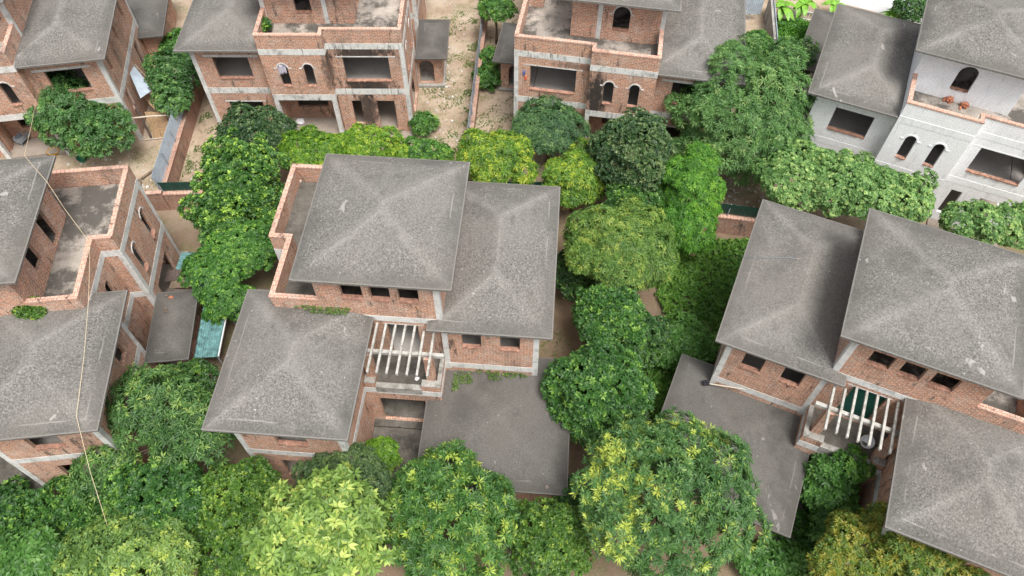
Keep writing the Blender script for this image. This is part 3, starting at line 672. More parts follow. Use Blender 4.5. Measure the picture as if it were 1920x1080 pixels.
def young_patches(P, rng):
    """fresh yellow shoots: broad drifts on the side towards the upper left of the crown, single sprays elsewhere"""
    u = (P[:, 0] - 7.47) / 4.15; v = (P[:, 1] - 12.57) / 3.95
    edge = np.exp(-((np.hypot(u, v) - .9) / .22) ** 2) * ((v > .25) | (u < -.45))
    drift = np.exp(-((u + .50 + .1 * np.sin(v * 5)) / .2) ** 2) * (v < .55)
    pr = .50 * edge * (u < .75) + .42 * drift + .04
    cell = np.floor(P / .34); h = np.abs(np.sin(cell[:, 0] * 127.1 + cell[:, 1] * 311.7 + cell[:, 2] * 74.7) * 43758.5453) % 1
    return (h < pr) * rng.uniform(.25, .62, len(P))

T_ = tree
T_('broadleaf_tree', 'tree', 'leafy green tree standing in front of the upper left villa', 'fig', [(-33.13, 42.23, 3.41, 2.44, 2.44, 2.0), (-30.51, 41.04, 2.71, 2.2, 2.2, 1.7)], 1)
T_('broadleaf_tree', 'tree', 'green tree squeezed between the ladder and the blue grey fence', 'fig', [(-26.38, 46.65, 3.01, 1.98, 1.98, 1.5), (-25.87, 44.29, 2.7, 1.3, 1.5, 1.2)], 2)
T_('rubber_tree', 'tree', 'dark small-leaved tree before the sooty villa, left of the lime green bushes', 'dark', [(-18.57, 39.76, 3.6, 2.36, 2.1, 1.6)], 3)
T_('jackfruit_tree', 'tree', 'tall glossy tree with light leaf tips, left of the terrace of the middle villa', 'jack', [(-17.68, 34.25, 5.35, 2.45, 2.4, 1.7), (-18.71, 31.52, 4.5, 1.92, 1.92, 1.6), (-16.91, 33.1, 3.6, 1.8, 1.87, 2.2)], 4, young=.35, rag=.3, gap=.12, lobe=.62)
T_('curry_tree', 'tree', 'sprawling green tree overhanging the teal metal awning', 'curry', [(-17.4, 29.19, 3.4, 2.2, 1.9, 1.6), (-18.93, 27.39, 3.7, 1.45, 1.3, .9), (-17.7, 26.0, 2.8, 1.35, 1.7, 1.5)], 5, rag=.3, gap=.15, lobe=.5)
T_('lime_bush', 'bush', 'lime green bush, leftmost of those behind the middle villa roof', 'lime', [(-14.22, 38.23, 3.2, 2.11, 2.0, 1.3)], 6, young=.5)
T_('flowering_bush', 'bush', 'pale green bush with white blossom behind the middle villa roof', 'lime', [(-10.88, 39.54, 2.7, 2.54, 1.4, 1.27)], 7, young=.9)
T_('lime_bush', 'bush', 'low green bush right of the white-blossomed bush', 'curry', [(-6.76, 39.78, 1.6, 2.35, 1.1, 1.18)], 8, young=.9)
T_('shrub', 'bush', 'small shrub at the right corner foot of the sooty villa', 'fig2', [(-6.97, 44.04, .6, .87, .87, .77)], 9)
T_('mango_tree', 'tree', 'yellow-green mango tree at the end of the grey sheet fence', 'mango_y', [(-1.38, 37.46, 3.7, 2.4, 2.2, 1.6)], 10, young=.7)
T_('longleaf_tree', 'tree', 'blue-green long-leaved tree before the damp-stained villa', 'blue', [(2.61, 40.95, 3.2, 2.5, 2.3, 1.5)], 11)
T_('mango_tree', 'tree', 'yellow-green mango tree touching the far corner of the middle villa roof', 'mango_y', [(4.29, 36.02, 3.17, 1.92, 1.92, 2.1)], 12, young=.6)
T_('rubber_tree', 'tree', 'tall dark greyish tree right of the damp-stained villa entrance', 'dark', [(8.11, 36.34, 5.1, 2.5, 2.5, 2.8)], 13, young=.5)
T_('drooping_tree', 'tree', 'bright green drooping tree beside the tall dark greyish one', 'bright', [(11.72, 34.5, 3.87, 2.2, 2.2, 2.8), (11.44, 31.6, 3.3, 1.7, 1.7, 1.6)], 14)
T_('mango_tree', 'tree', 'largest round mango tree, between the damp-stained and the whitewashed villa', 'mango', [(15.96, 40.8, 4.8, 4.6, 4.6, 4.2)], 15, lobe=1.0, rag=.06)
T_('papaya_tree', 'tree', 'dark leafy tree against the whitewashed villa roof', 'fig', [(22.41, 49.78, 2.49, 1.71, 1.71, 1.6)], 16)
T_('shrub', 'bush', 'small green shrub behind the largest mango tree', 'fig2', [(20.03, 52.26, 1.9, 1.32, 1.32, .9)], 17)
T_('mango_tree', 'tree', 'spreading olive-yellow mango tree right of the middle villa', 'mango_o', [(6.74, 28.53, 5.3, 3.15, 2.9, 1.9)], 18, young=.5, lobe=.85)
T_('evergreen_tree', 'tree', 'dark low tree hugging the right edge of the middle villa roof', 'dark2', [(4.16, 29.0, 1.87, 1.4, 1.6, 1.6)], 19)
T_('evergreen_tree', 'tree', 'dark tree in the gap above the olive-yellow mango tree', 'jackd', [(7.93, 33.5, 3.9, 1.7, 1.2, 1.2)], 20)
T_('jackfruit_tree', 'tree', 'dark glossy tree just below the olive-yellow mango tree', 'jackd', [(5.88, 24.31, 4.0, 2.09, 2.0, 1.7)], 21, young=.35)
T_('jackfruit_tree', 'tree', 'dark tree half hidden behind two round glossy trees', 'dark2', [(7.82, 23.4, 2.39, 1.5, 1.5, 2.1)], 22)
T_('jackfruit_tree', 'tree', 'round dark glossy tree beside the middle villa garage roof', 'jackd', [(5.13, 19.5, 3.43, 2.65, 2.6, 3.0)], 23, young=.2, rag=.08)
T_('mango_tree', 'tree', 'big mango tree with bright yellow young shoots at the bottom of the photo', 'mangotip', [(7.47, 12.57, 6.2, 4.15, 3.9, 2.3)], 24, patch=young_patches, young=0, lobe=1.0, rag=.07)
T_('evergreen_tree', 'tree', 'dark green tree below the lower right corner of the middle garage roof', 'gard', [(2.08, 11.28, 2.91, 1.96, 1.96, 2.6)], 25, young=.1)
T_('evergreen_tree', 'tree', 'small dark tree between the garage roof corner and the yellow-shooted mango tree', 'dark2', [(3.39, 13.88, 2.0, 1.14, 1.14, 1.2)], 26)
T_('star_leaf_tree', 'tree', 'round tree of star-shaped leaf sprays below the middle garage', 'star', [(-3.11, 12.16, 3.43, 3.2, 3.1, 3.0)], 27, young=.5, lobe=.85, rag=.1)
T_('evergreen_tree', 'tree', 'dusky fine-leaved tree at the near wall of the middle villa', 'dusky', [(-8.79, 13.95, 3.6, 2.44, 1.8, 1.5)], 28)
T_('bright_bush', 'bush', 'bright green bush at the corner of the middle villa courtyard', 'lime', [(-7.37, 16.3, 1.5, .98, .98, .8)], 29, young=0, lobe=.4)
T_('umbrella_tree', 'tree', 'pale chartreuse large-leaved tree at the bottom edge', 'umbrella', [(-9.09, 10.67, 5.6, 3.0, 2.8, 1.9)], 30, young=.4, lobe=.55, rag=.26, gap=.34)
T_('gardenia_tree', 'tree', 'yellowish green tree left of the pale chartreuse tree', 'gard', [(-14.42, 12.95, 2.81, 2.2, 2.2, 2.4), (-13.85, 10.47, 2.7, 2.1, 1.4, 1.3)], 31, young=.3)
T_('longan_tree', 'tree', 'star-leaved tree between the left villa and the middle villa', 'longan', [(-18.98, 17.4, 5.4, 2.4, 2.0, 1.6), (-16.98, 16.2, 5.0, 2.0, 2.0, 1.4), (-21.34, 14.45, 3.8, 1.8, 1.4, 1.1)], 32, young=.3, rag=.3, gap=.15, lobe=.6)
T_('jackfruit_tree', 'tree', 'dark round tree left of the yellowish green one at the bottom', 'jackd', [(-17.84, 12.81, 4.2, 2.3, 2.2, 1.8)], 33, young=.35)
T_('evergreen_tree', 'tree', 'dark tree between the left villa porch and the middle villa', 'dark2', [(-17.75, 19.73, 3.7, 1.3, 1.2, .9)], 34)
T_('pale_tree', 'tree', 'pale yellow-green tree at the lower left where the straw rope ends', 'pale', [(-18.29, 9.75, 4.8, 2.84, 2.06, 1.6)], 35, young=.5, lobe=.7)
T_('vine_thicket', 'thicket', 'tangled vine thicket in the lower left corner', 'jackd', [(-25.86, 12.26, 1.2, 2.3, 1.7, 1.1), (-24.2, 13.6, 1.1, 2.1, 1.35, .9), (-22.6, 12.5, .8, 1.6, 1.4, .9), (-27.5, 13.2, .8, 1.6, 1.4, .8)], 36, trunk=False)
T_('papaya_plant', 'plant', 'soft green big-leaved plant at the lower left corner edge', 'papaya', [(-24.88, 10.34, 2.04, 1.91, 1.52, 1.1)], 37)
T_('broad_tree', 'tree', 'wide light green tree in front of the whitewashed villa', 'light', [(18.99, 34.6, 4.9, 2.7, 2.4, 1.6), (21.78, 33.7, 5.2, 2.7, 2.5, 1.7), (24.9, 33.3, 4.5, 2.4, 2.05, 1.5)], 38, young=.5, lobe=.72)
T_('broad_tree', 'tree', 'light green tree at the right edge before the whitewashed villa', 'light', [(29.99, 31.5, 4.2, 2.3, 1.5, 1.3), (32.6, 31.1, 4.2, 2.06, 1.75, 1.2)], 39, young=.5, lobe=.72)
T_('lychee_tree', 'tree', 'olive tree with yellowish rusty tips at the lower right corner', 'lychee', [(20.38, 10.05, 4.0, 4.3, 2.4, 2.3), (16.75, 9.92, 3.9, 1.82, 1.69, 1.1), (23.9, 10.6, 4.4, 2.6, 2.4, 1.5)], 40, young=1.1, lobe=.8)
T_('papaya_plant', 'plant', 'fresh green big-leaved plant at the far tip of the right villa garage roof', 'papaya', [(10.92, 23.94, 1.4, 1.9, 1.5, .9)], 41)
T_('papaya_plant', 'plant', 'big-leaved plant in the alley under the right villa balcony', 'papaya', [(17.1, 14.6, 2.5, 1.3, 1.28, 1.6)], 42)
T_('papaya_plant', 'plant', 'lower big-leaved plant in the alley of the right villa', 'papaya', [(17.7, 12.7, 1.3, 1.1, 1.2, 1.3)], 43)
T_('sapling', 'plant', 'sparse sapling sprouting from the right villa balcony', 'curry', [(17.75, 14.9, 4.2, 1.0, .9, .55)], 44, dens=.75, trunk=False, base=(18.1, 15.9), zb=4.1)
T_('papaya_tree', 'tree', 'feathery green tree at the top edge right of the grey sheet fence', 'fig2', [(-1.55, 55.05, 3.2, 1.51, 1.32, .9)], 45)
T_('shrub', 'bush', 'upper small shrub against the fence of the damp-stained villa', 'fig2', [(-2.0, 51.85, .7, .9, .98, .8)], 46)
T_('shrub', 'bush', 'lower small shrub against the fence of the damp-stained villa', 'fig2', [(-2.2, 49.62, .6, 1.0, 1.05, .77)], 47)
T_('papaya_plant', 'plant', 'low bright plant at the bottom edge left of the olive rusty-tipped tree', 'papaya', [(13.96, 10.98, .7, 1.6, 1.0, .85)], 48)
T_('shrub', 'bush', 'bush growing from the wall top above the left villa lower roof', 'gard', [(-25.29, 21.5, 8.6, .85, .6, .45)], 49, trunk=False, zb=7.9, young=.6, lobe=.35)
T_('shrub', 'bush', 'small shrub in the terrace corner of the sooty villa', 'jack', [(-17.56, 45.2, 8.6, .36, .4, .5)], 50, trunk=False, zb=8.02, lobe=.25)
T_('papaya_tree', 'tree', 'dark green tree at the top edge left of the whitewashed villa tower', 'fig', [(35.0, 57.3, 2.13, 1.9, 1.65, 1.3)], 51)
T_('shrub', 'bush', 'green shrub in the gap before the upper left villa garage', 'fig2', [(-28.2, 52.5, 1.2, 1.3, 1.5, .9)], 52)

def banana(label, x, y, seed, h=2.4, n=9):
    rr = random.Random(seed); root = empty('banana_plant', (x, y, -.28)); tag(root, label, 'banana plant', 'banana plants by the road')
    m = MB(); m.tube([(0, 0, 0), (.03, 0, h * .45), (0, 0, h * .7)], [.13, .1, .06], 7); m.build('stem', MAT['banana'], root, smooth=True)
    for k in range(n):
        a = k * 2 * PI / n + rr.uniform(-.3, .3); L = rr.uniform(1.3, 1.9); m = MB(); vs = []; fs = []; N = 7
        el = rr.uniform(.3, 1.1)
        for i in range(N + 1):
            t = i / N; r = L * t * math.cos(el) * 1.0; z = h * .65 + L * (math.sin(el) * t - 1.0 * t * t * .75); wd = .30 * math.sin(PI * min(1, .12 + t * .86)) ** .6
            for s_ in (-1, 0, 1): vs.append((r * math.cos(a) - s_ * wd * math.sin(a), r * math.sin(a) + s_ * wd * math.cos(a), z + abs(s_) * .07))
        for i in range(N):
            for j in range(2): q = i * 3 + j; fs.append((q, q + 3, q + 4, q + 1))
        m.add(vs, fs); o = m.build('leaf', MAT['banana'], root, recalc=False, smooth=True)
MAT['banana'] = plain('banana_leaf', (.15, .32, .035), .45, .4, 3)
banana('banana plant by the white railing, nearest the grey sheet wall', 23.6, 58.4, 1)
banana('banana plant by the white railing, second from the grey sheet wall', 25.6, 58.9, 2)
banana('banana plant right beside the far corner of the whitewashed villa wing roof', 28.2, 58.6, 3)
banana('banana plant between the road and the whitewashed villa tower', 33.2, 57.4, 4, 2.0, 8)

# ---- ground cover that nobody could count
def scatter(name, label, kind, regions, seed, hmin, hmax, per=1.0, big=1.0, nleaf=None, clump=.5):
    rng = np.random.default_rng(seed); PP = []
    for (poly, dens) in regions:
        poly = np.array(poly); lo = poly.min(0); hi = poly.max(0); area = (hi - lo).prod(); n = int(area * dens * per)
        p = rng.uniform(lo, hi, (n, 2)); inside = np.zeros(n, bool); j = len(poly) - 1
        for i in range(len(poly)):
            xi, yi = poly[i]; xj, yj = poly[j]
            c = ((yi > p[:, 1]) != (yj > p[:, 1])) & (p[:, 0] < (xj - xi) * (p[:, 1] - yi) / (yj - yi + 1e-12) + xi); inside ^= c; j = i
        p = p[inside]; q = np.c_[p, np.zeros(len(p))]
        k = sn(q, 1.1, seed) * .5 + sn(q, 2.9, seed + 2) * .5; p = p[(k > -clump) | (rng.random(len(p)) < .04)]
        PP.append(p)
    p = np.concatenate(PP); q = np.c_[p, np.zeros(len(p))]
    z = -.28 + hmin + (hmax - hmin) * np.clip(.5 + sn(q, .9, seed + 5) * .6 + rng.normal(0, .18, len(p)), 0, 1)
    P = np.c_[p, z]; N = np.c_[rng.normal(0, .35, (len(p), 2)), np.ones(len(p))]
    t = np.clip(.38 + .22 * sn(q, .7, seed + 1) + rng.normal(0, .13, len(p)), 0, 1)
    V, F, T = rosettes(P, N, kind, rng, t, big, nleaf)
    return tag(mesh_np(name, V, F, T, lmat(kind), None), label, 'plants', kind='stuff')
scatter('ground_cover', 'dense leafy ground cover between the middle and right villas', 'vine', [([(8.3, 20.0), (9.4, 18.0), (12.4, 20.8), (13.2, 24.0), (14.6, 28.5), (17.0, 33.2), (12.3, 33.2), (9.5, 29.5), (10.2, 26.5), (7.0, 25.2)], 75)], 1, .0, .55, clump=.5, nleaf=6, big=.62)
scatter('alley_plants', 'leafy weeds filling the alley and the strip below the right garage', 'curry', [([(15.4, 16.2), (16.2, 12.0), (17.9, 12.0), (18.3, 14.0), (17.8, 16.8)], 34), ([(12.5, 10.6), (17, 10.2), (17, 12.6), (15.0, 13.0), (12.5, 11.6)], 26)], 2, .0, .5, clump=.35, big=1.3)
scatter('undergrowth', 'dark leafy undergrowth beneath the trees at the left bottom', 'curry', [([(-28.5, 11), (-19, 9.5), (-15.5, 12), (-15.5, 15.5), (-22, 15), (-25, 15.2), (-26.5, 13.6)], 16)], 3, .0, .6, clump=.3, nleaf=5)
scatter('yard_weeds', 'low weed tufts scattered over the sandy yards', 'weed', [
    ([(-24.6, 36.8), (-20.5, 36.8), (-21.5, 42), (-24.0, 47), (-24.9, 50)], 7), ([(-24.9, 36.8), (-24.2, 36.8), (-24.5, 47), (-25.1, 47)], 14), ([(-6.6, 38), (-4.1, 38), (-3.2, 50), (-2.7, 60), (-7.2, 60), (-7.6, 46)], 6), ([(-4.9, 38), (-4.0, 38), (-2.9, 60), (-3.7, 60)], 12),
    ([(-3.3, 40), (.2, 40), (.6, 46), (-1.5, 56), (-2.4, 56)], 5), ([(-36, 37), (-26, 37), (-26, 40), (-36, 41)], 1.2), ([(-23.8, 26), (-19.5, 26), (-20, 35), (-24, 35)], .7), ([(2, 16), (4.6, 24), (1.5, 30), (1.2, 18)], 3), ([(-4, 56), (-3, 62), (0, 62), (0, 57)], 8)],
    4, .0, .10, clump=-.12, big=1.0, per=7)
scatter('wall_weeds', 'creeping weeds on the wall ledges and garage roof edge of the middle villa', 'weed', [([(-3.3, 19.5), (-2.8, 19.9), (-.6, 20.3), (.9, 20.45), (.9, 20.8), (-3.3, 20.9)], 80)], 5, 3.42, 3.75, clump=.1, big=1.5)
scatter('ledge_weeds', 'yellowish creeping weeds where the middle villa tower wall meets the lower roof', 'weed', [([(-11.4, 21.45), (-8.5, 21.25), (-8.5, 21.6), (-11.4, 21.8)], 75)], 7, 8.75, 9.02, clump=.2, big=1.6)
scatter('tall_grass', 'tall yellowish grass beside the white railing', 'bright', [([(22.6, 53.5), (24.8, 53), (26.2, 57), (23.2, 58)], 40)], 6, .2, 1.1, clump=.8, big=1.6)
# ------------------------------------------------------------------ fences and boundary walls
def sheet_fence(name, label, p0, p1, z0, z1, mat, brick_top=None, lean=0.0, cat='fence', bmat='brick_old', side=1):
    """corrugated metal sheets standing on a brick wall"""
    p0 = Vector(p0); p1 = Vector(p1); d = p1 - p0; L = d.length; a = math.atan2(d.y, d.x)
    root = empty(name, (p0.x, p0.y, -.28), a); tag(root, label, cat)
    m = MB(); n = int(L / .09); vs = []; fs = []
    for i in range(n + 1):
        x = L * i / n; y = (.018 if i % 2 else -.018)
        for z, k in ((z0, 0), (z1, 1)): vs.append((x, y - lean * k, z + .28)); 
        for z, k in ((z0, 0), (z1, 1)): vs.append((x, y + .012 - lean * k, z + .28))
    for i in range(n):
        q = i * 4; r = q + 4
        fs += [(q, r, r + 1, q + 1), (q + 2, q + 3, r + 3, r + 2), (q + 1, r + 1, r + 3, q + 3), (q, q + 2, r + 2, r)]
    m.add(vs, fs); m.build('metal_sheet', mat, root)
    if brick_top:
        m = MB(); m.box(0, L, -.13 + side * .14, .13 + side * .14, -.2, brick_top + .2); m.build('brick_base', bmat, root)
        m = MB(); m.box(0, L, -.17 + side * .14, .17 + side * .14, brick_top + .2, brick_top + .30); m.build('coping', 'coping' if mat == 'green_sheet' else 'brick_old', root)
    k = 0
    while k * 2.4 < L:
        m = MB(); m.box(k * 2.4, k * 2.4 + .06, side * .03 - .03 + .05 * side, side * .03 + .03 + .05 * side, 0, z1 + .2); m.build('post', 'steel_rust', root); k += 1
    return root
sheet_fence('sheet_fence', 'blue grey metal sheets on a brick wall between the upper left and sooty villas', (-25.2, 36.2), (-25.9, 52.5), 1.2, 2.75, 'steel_blue', 1.35, lean=-.10, side=-1)
sheet_fence('sheet_fence', 'long grey metal sheets between the sooty villa yard and the damp-stained villa', (-3.65, 37.4), (-2.5, 61), .9, 2.3, 'steel_rust', 1.0, side=-1)
sheet_fence('sheet_fence', 'dark green metal sheets on the wall near the left villa terrace', (-24.9, 36.05), (-18.6, 36.35), 1.5, 2.5, 'green_sheet', 1.4, lean=.15, side=-1)
sheet_fence('sheet_fence', 'dark green metal sheets seen beyond the far corner of the middle villa', (-1.0, 36.3), (5.0, 36.3), 1.3, 2.5, 'green_sheet', 1.2, side=-1)
sheet_fence('sheet_fence', 'dark green metal sheets beside the right villa wing roof', (12.6, 34.7), (17.1, 34.0), 1.6, 2.75, 'green_sheet', 1.45, lean=.2, side=-1)
m = MB(); a = Vector((-28.2, 35.7)); b = Vector((-24.9, 36.05))
root = empty('boundary_wall', (-28.2, 35.75, -.28), math.atan2(.3, 3.3)); tag(root, 'low brick wall with orange coping beside the left villa terrace', 'wall')
m.box(0, 3.25, -.28, -.02, -.2, 1.75); m.build('brick_base', 'brick_old', root); m = MB(); m.box(0, 3.25, -.32, .02, 1.75, 1.85); m.build('coping', 'coping', root)
sheet_fence('sheet_wall', 'blue grey sheet wall at the top edge left of the concrete post', (18.6, 58.6), (21.9, 58.6), .4, 1.9, 'steel_blue', None, cat='wall')
root = empty('concrete_post_wall', (21.9, 53.4, -.28), math.atan2(5.8, .8)); tag(root, 'narrow dirty concrete wall strip running up to the top edge', 'wall')
m = MB(); m.box(0, 6.2, -.12, .12, -.2, 2.0); m.build('wall', 'old_concrete', root); m = MB(); m.box(0, 6.2, -.17, -.13, .6, 2.2); m.build('metal_edge', 'steel_blue', root)
# white railing
root = empty('railing', (22.5, 58.75, -.28), math.atan2(-1.15, 5.2)); tag(root, 'white bar railing by the banana plants at the top edge', 'railing')
for z in (.62, 1.35):
    m = MB(); m.box(0, 7.4, -.025, .025, z, z + .05); m.build('rail', 'white', root)
for k in range(30):
    m = MB(); m.box(.1 + k * .25, .13 + k * .25, -.015, .015, .3, 1.58); m.build('bar', 'white', root)

# ------------------------------------------------------------------ things left around the houses
def ladder(x, y, label):
    root = empty('ladder', (x, y, -.28), R(20)); tag(root, label, 'ladder')
    H_ = Vector((-1.05, .55, 3.3))
    for s_ in (0, 1):
        o = Vector((s_ * .42 * .9, s_ * .42 * .9, 0)); m = MB(); m.tube([o, o + H_], .028, 6); m.build('side_rail', 'bamboo', root)
    for k in range(7):
        t = .08 + k * .14; a = H_ * t; m = MB(); m.tube([a, a + Vector((.378, .378, 0))], .02, 5); m.build('rung', 'bamboo', root)
ladder(-28.75, 47.2, 'pale bamboo ladder leaning against the upper left villa')
def sheet(name, label, cat, corners, mat, th=.02, wav=0, group=None):
    """thin rigid or corrugated panel through four corners a b c d (ribs run a to d)"""
    a, b, c, d = [Vector(p) for p in corners]; o = a.copy(); n = max(1, int((b - a).length / .09)) if wav else 1
    nrm = (b - a).cross(d - a).normalized(); m = MB(); vs = []; fs = []
    for i in range(n + 1):
        t = i / n; h = nrm * (wav if i % 2 else 0)
        p, q = a.lerp(b, t) + h - o, d.lerp(c, t) + h - o
        vs += [p, q, p - nrm * th, q - nrm * th]
    for i in range(n):
        q = i * 4; r = q + 4; fs += [(q, r, r + 1, q + 1), (q + 2, q + 3, r + 3, r + 2), (q, q + 2, r + 2, r), (q + 1, r + 1, r + 3, q + 3)]
    fs += [(0, 1, 3, 2), (n * 4, n * 4 + 2, n * 4 + 3, n * 4 + 1)]
    m.add(vs, fs); ob = m.build(name, mat); ob.location = o; return tag(ob, label, cat, group)
sheet('metal_sheet', 'pale blue metal sheet propped against the upper left villa wall by the ladder', 'metal sheet', [(-29.77, 46.76, 3.2), (-28.0, 43.74, 3.2), (-27.6, 45.2, 2.8), (-30.2, 48.3, 2.8)], 'steel_blue', wav=0)
# plank gate in the gap
root = empty('plank_gate', (-28.95, 42.75, -.28), R(5)); tag(root, 'rough plank gate of bamboo poles in the gap beside the upper left villa', 'gate')
m = MB(); m.tube([(-.5, 0, 2.35), (1.6, .05, 2.45), (3.1, .1, 2.4)], .055, 7); m.build('top_pole', 'bamboo', root)
m = MB(); m.tube([(0, 0, .12), (2.2, .2, .12)], .04, 6); m.build('bottom_pole', 'bamboo', root)
m = MB(); m.tube([(2.5, .1, 0), (2.62, .5, 1.4), (2.55, .35, 2.9)], .06, 7); m.build('post', 'bamboo', root)
for i in range(7):
    m = MB(); m.obox((.95 + i * .225, .5 - i * .02, 1.15), (.205, .03, 2.25), (R(-14 - (i % 3) * 1.5), 0, R(i - 3))); m.build('plank', 'wood', root)
m = MB(); m.obox((.42, .75, 1.3), (.16, .06, 3.0), (R(-20), R(-9), 0)); m.build('brace', 'wood_dark', root)
m = MB(); m.obox((1.2, 1.9, 2.25), (.5, 2.4, .03), (R(-6), 0, R(35))); m.build('loose_plank', 'wood', root)

# rope across the left villa
m = MB(); pts = [(-33.7, 42.55, 6), (-30.35, 35.42, 8.5), (-26.82, 29.34, 11.82), (-25.9, 28.4, 11.9), (-24.93, 27.46, 11.78), (-24.38, 26.73, 10.5), (-22.96, 25.18, 9.40), (-22.2, 21.89, 8.9), (-21.5, 18.5, 8.55), (-20.92, 15.45, 8.4), (-20.23, 13.31, 7), (-19.05, 10.69, 5.6)]
m.tube(pts, .013, 5); tag(m.build('rope', 'rope', smooth=True), 'straw coloured rope stretched over the left villa parapet and roof', 'rope')
m = MB(); m.tube([(12.98, 25.67, 7.98), (15.23, 25.13, 8.72), (16.48, 24.96, 8.85), (17.89, 24.91, 8.5), (18.86, 24.96, 8.2)], .012, 4); tag(m.build('cord', 'blue_cord', smooth=True), 'thin blue cord lying across the right villa wing roof', 'cord')
# antenna pole with its black head lying on the garage roof
root = empty('fallen_antenna_pole', (11.1, 20.09, 3.5), math.atan2(-1.38, 5.07)); tag(root, 'pale pole with a black head lying on the right villa garage roof', 'pole')
m = MB(); m.tube([(.2, 0, .02), (2.6, .02, .42), (5.2, .04, .38)], .035, 6); m.build('pole', 'bamboo', root)
m = MB(); m.obox((0, 0, .05), (.34, .3, .12), (0, 0, R(20))); m.obox((.05, .02, .14), (.16, .14, .08)); m.build('head', 'black', root)
# teal awning on posts
root = empty('awning', (-18.45, 24.0, -.28), R(3)); tag(root, 'corrugated teal awning between the left and middle villas', 'awning')
m = MB(); vs = []; fs = []; n = 20
for i in range(n + 1):
    x = -.72 + 1.44 * i / n; h = .035 if i % 2 else 0
    for y, z in ((-1.75, 2.35), (1.75, 2.65)): vs += [(x, y, z + h), (x, y, z + h - .012)]
for i in range(n):
    q = i * 4; r = q + 4; fs += [(q, r, r + 2, q + 2), (q + 1, q + 3, r + 3, r + 1), (q, q + 1, r + 1, r), (q + 2, r + 2, r + 3, q + 3)]
m.add(vs, fs); m.build('corrugated_roof', 'teal_sheet', root)
for x in (-.68, .68):
    for y in (-1.7, 1.7):
        m = MB(); m.box(x - .03, x + .03, y - .03, y + .03, 0, 2.35 if y < 0 else 2.6); m.build('post', 'steel_rust', root)
m = MB(); m.box(.74, .80, -1.75, 1.0, 2.38, 2.5); m.build('edge_strip', 'white', root)

# patched lean-to behind the left villa
G_ = 'sheets of the patched shed beside the left villa'
sheet('shed_sheet', 'teal ribbed sheet at the top of the patched shed by the left villa', 'roof sheet', [(-22.25, 30.7, 1.35), (-22.35, 28.95, 1.25), (-20.4, 29.0, 1.2), (-20.3, 30.75, 1.3)], 'teal_sheet', wav=.03, group=G_)
sheet('shed_sheet', 'large dark board on the patched shed below the teal sheet', 'roof sheet', [(-22.75, 29.15, 1.42), (-22.85, 28.25, 1.36), (-21.0, 28.55, 1.4), (-21.1, 29.3, 1.46)], 'wood_dark', group=G_)
sheet('shed_sheet', 'brownish board in the middle of the patched shed', 'roof sheet', [(-22.35, 28.5, 1.33), (-22.35, 27.8, 1.3), (-20.7, 27.9, 1.3), (-20.7, 28.7, 1.33)], 'bark', group=G_)
sheet('shed_sheet', 'lowest dark board of the patched shed next to the porch roof', 'roof sheet', [(-22.45, 27.75, 1.25), (-22.45, 27.1, 1.2), (-20.4, 27.25, 1.2), (-20.4, 27.85, 1.25)], 'wood_dark', group=G_)
sheet('shed_sheet', 'grey blue board at the right of the patched shed under the tree', 'roof sheet', [(-20.65, 28.9, 1.38), (-20.65, 27.6, 1.32), (-19.3, 27.7, 1.3), (-19.3, 29.1, 1.36)], 'steel_rust', group=G_)
rr = random.Random(5)
def lump(name, label, cat, x, y, z, r, mat, seed, flat=.6, group=None):
    rg = random.Random(seed); bm = bmesh.new(); bmesh.ops.create_icosphere(bm, subdivisions=2, radius=r)
    for v in bm.verts:
        k = 1 + rg.uniform(-.25, .25); v.co.x *= k; v.co.y *= k; v.co.z = v.co.z * flat * k + r * flat * .7
    me = bpy.data.meshes.new(name); bm.to_mesh(me); bm.free(); me.materials.append(MAT[mat]); o = bpy.data.objects.new(name, me); COL.objects.link(o); o.location = (x, y, z); return tag(o, label, cat, group)
lump('sack', 'grey sack on the ground at the left villa porch', 'sack', -22.6, 27.75, -.28, .33, 'grey_cloth', 1)
lump('plastic_bag', 'white plastic bag on the sooty villa porch floor', 'bag', -16.9, 44.7, .02, .34, 'white', 2, .45)
lump('plastic_bag', 'white plastic bag at the foot of the narrow window of the sooty villa', 'bag', -12.2, 43.75, -.15, .26, 'white', 3, .6)
lump('stone', 'white stone on the middle villa balcony under the pergola', 'stone', -5.28, 19.85, 4.13, .13, 'white', 4)
lump('brick_piece', 'orange brick piece on the corner of the middle villa garage roof', 'brick', 1.95, 14.05, 3.05, .09, 'coping', 5)
lump('stone', 'pale stone on the damp-stained villa yard sand', 'stone', 2.05, 38.4, -.28, .12, 'stones', 6)
m = MB(); m.obox((0, 0, .06), (.26, .12, .1), (0, 0, .2)); o = m.build('loose_brick', 'rubble'); o.location = (-21.08, 25.91, 3.0); tag(o, 'red brick lying on the left villa side porch roof', 'brick')
def bricks(label, x, y, z, seed, n=14):
    rg = random.Random(seed); root = empty('brick_pile', (x, y, z)); tag(root, label, 'brick pile')
    for i in range(n):
        m = MB(); l = i // 6; m.obox((rg.uniform(-.3, .3) * (1 - l * .25), rg.uniform(-.2, .2) * (1 - l * .25), .05 + l * .1), (.24, .115, .09), (rg.uniform(-.15, .15), rg.uniform(-.15, .15), rg.uniform(0, 3))); m.build('brick', 'rubble', root)
bricks('heap of red bricks on the whitewashed villa terrace, nearer its parapet corner', 28.7, 38.75, 8.03, 1, 18)
bricks('tidier heap of red bricks on the whitewashed villa terrace, right of the other', 29.5, 38.2, 8.03, 2, 16)
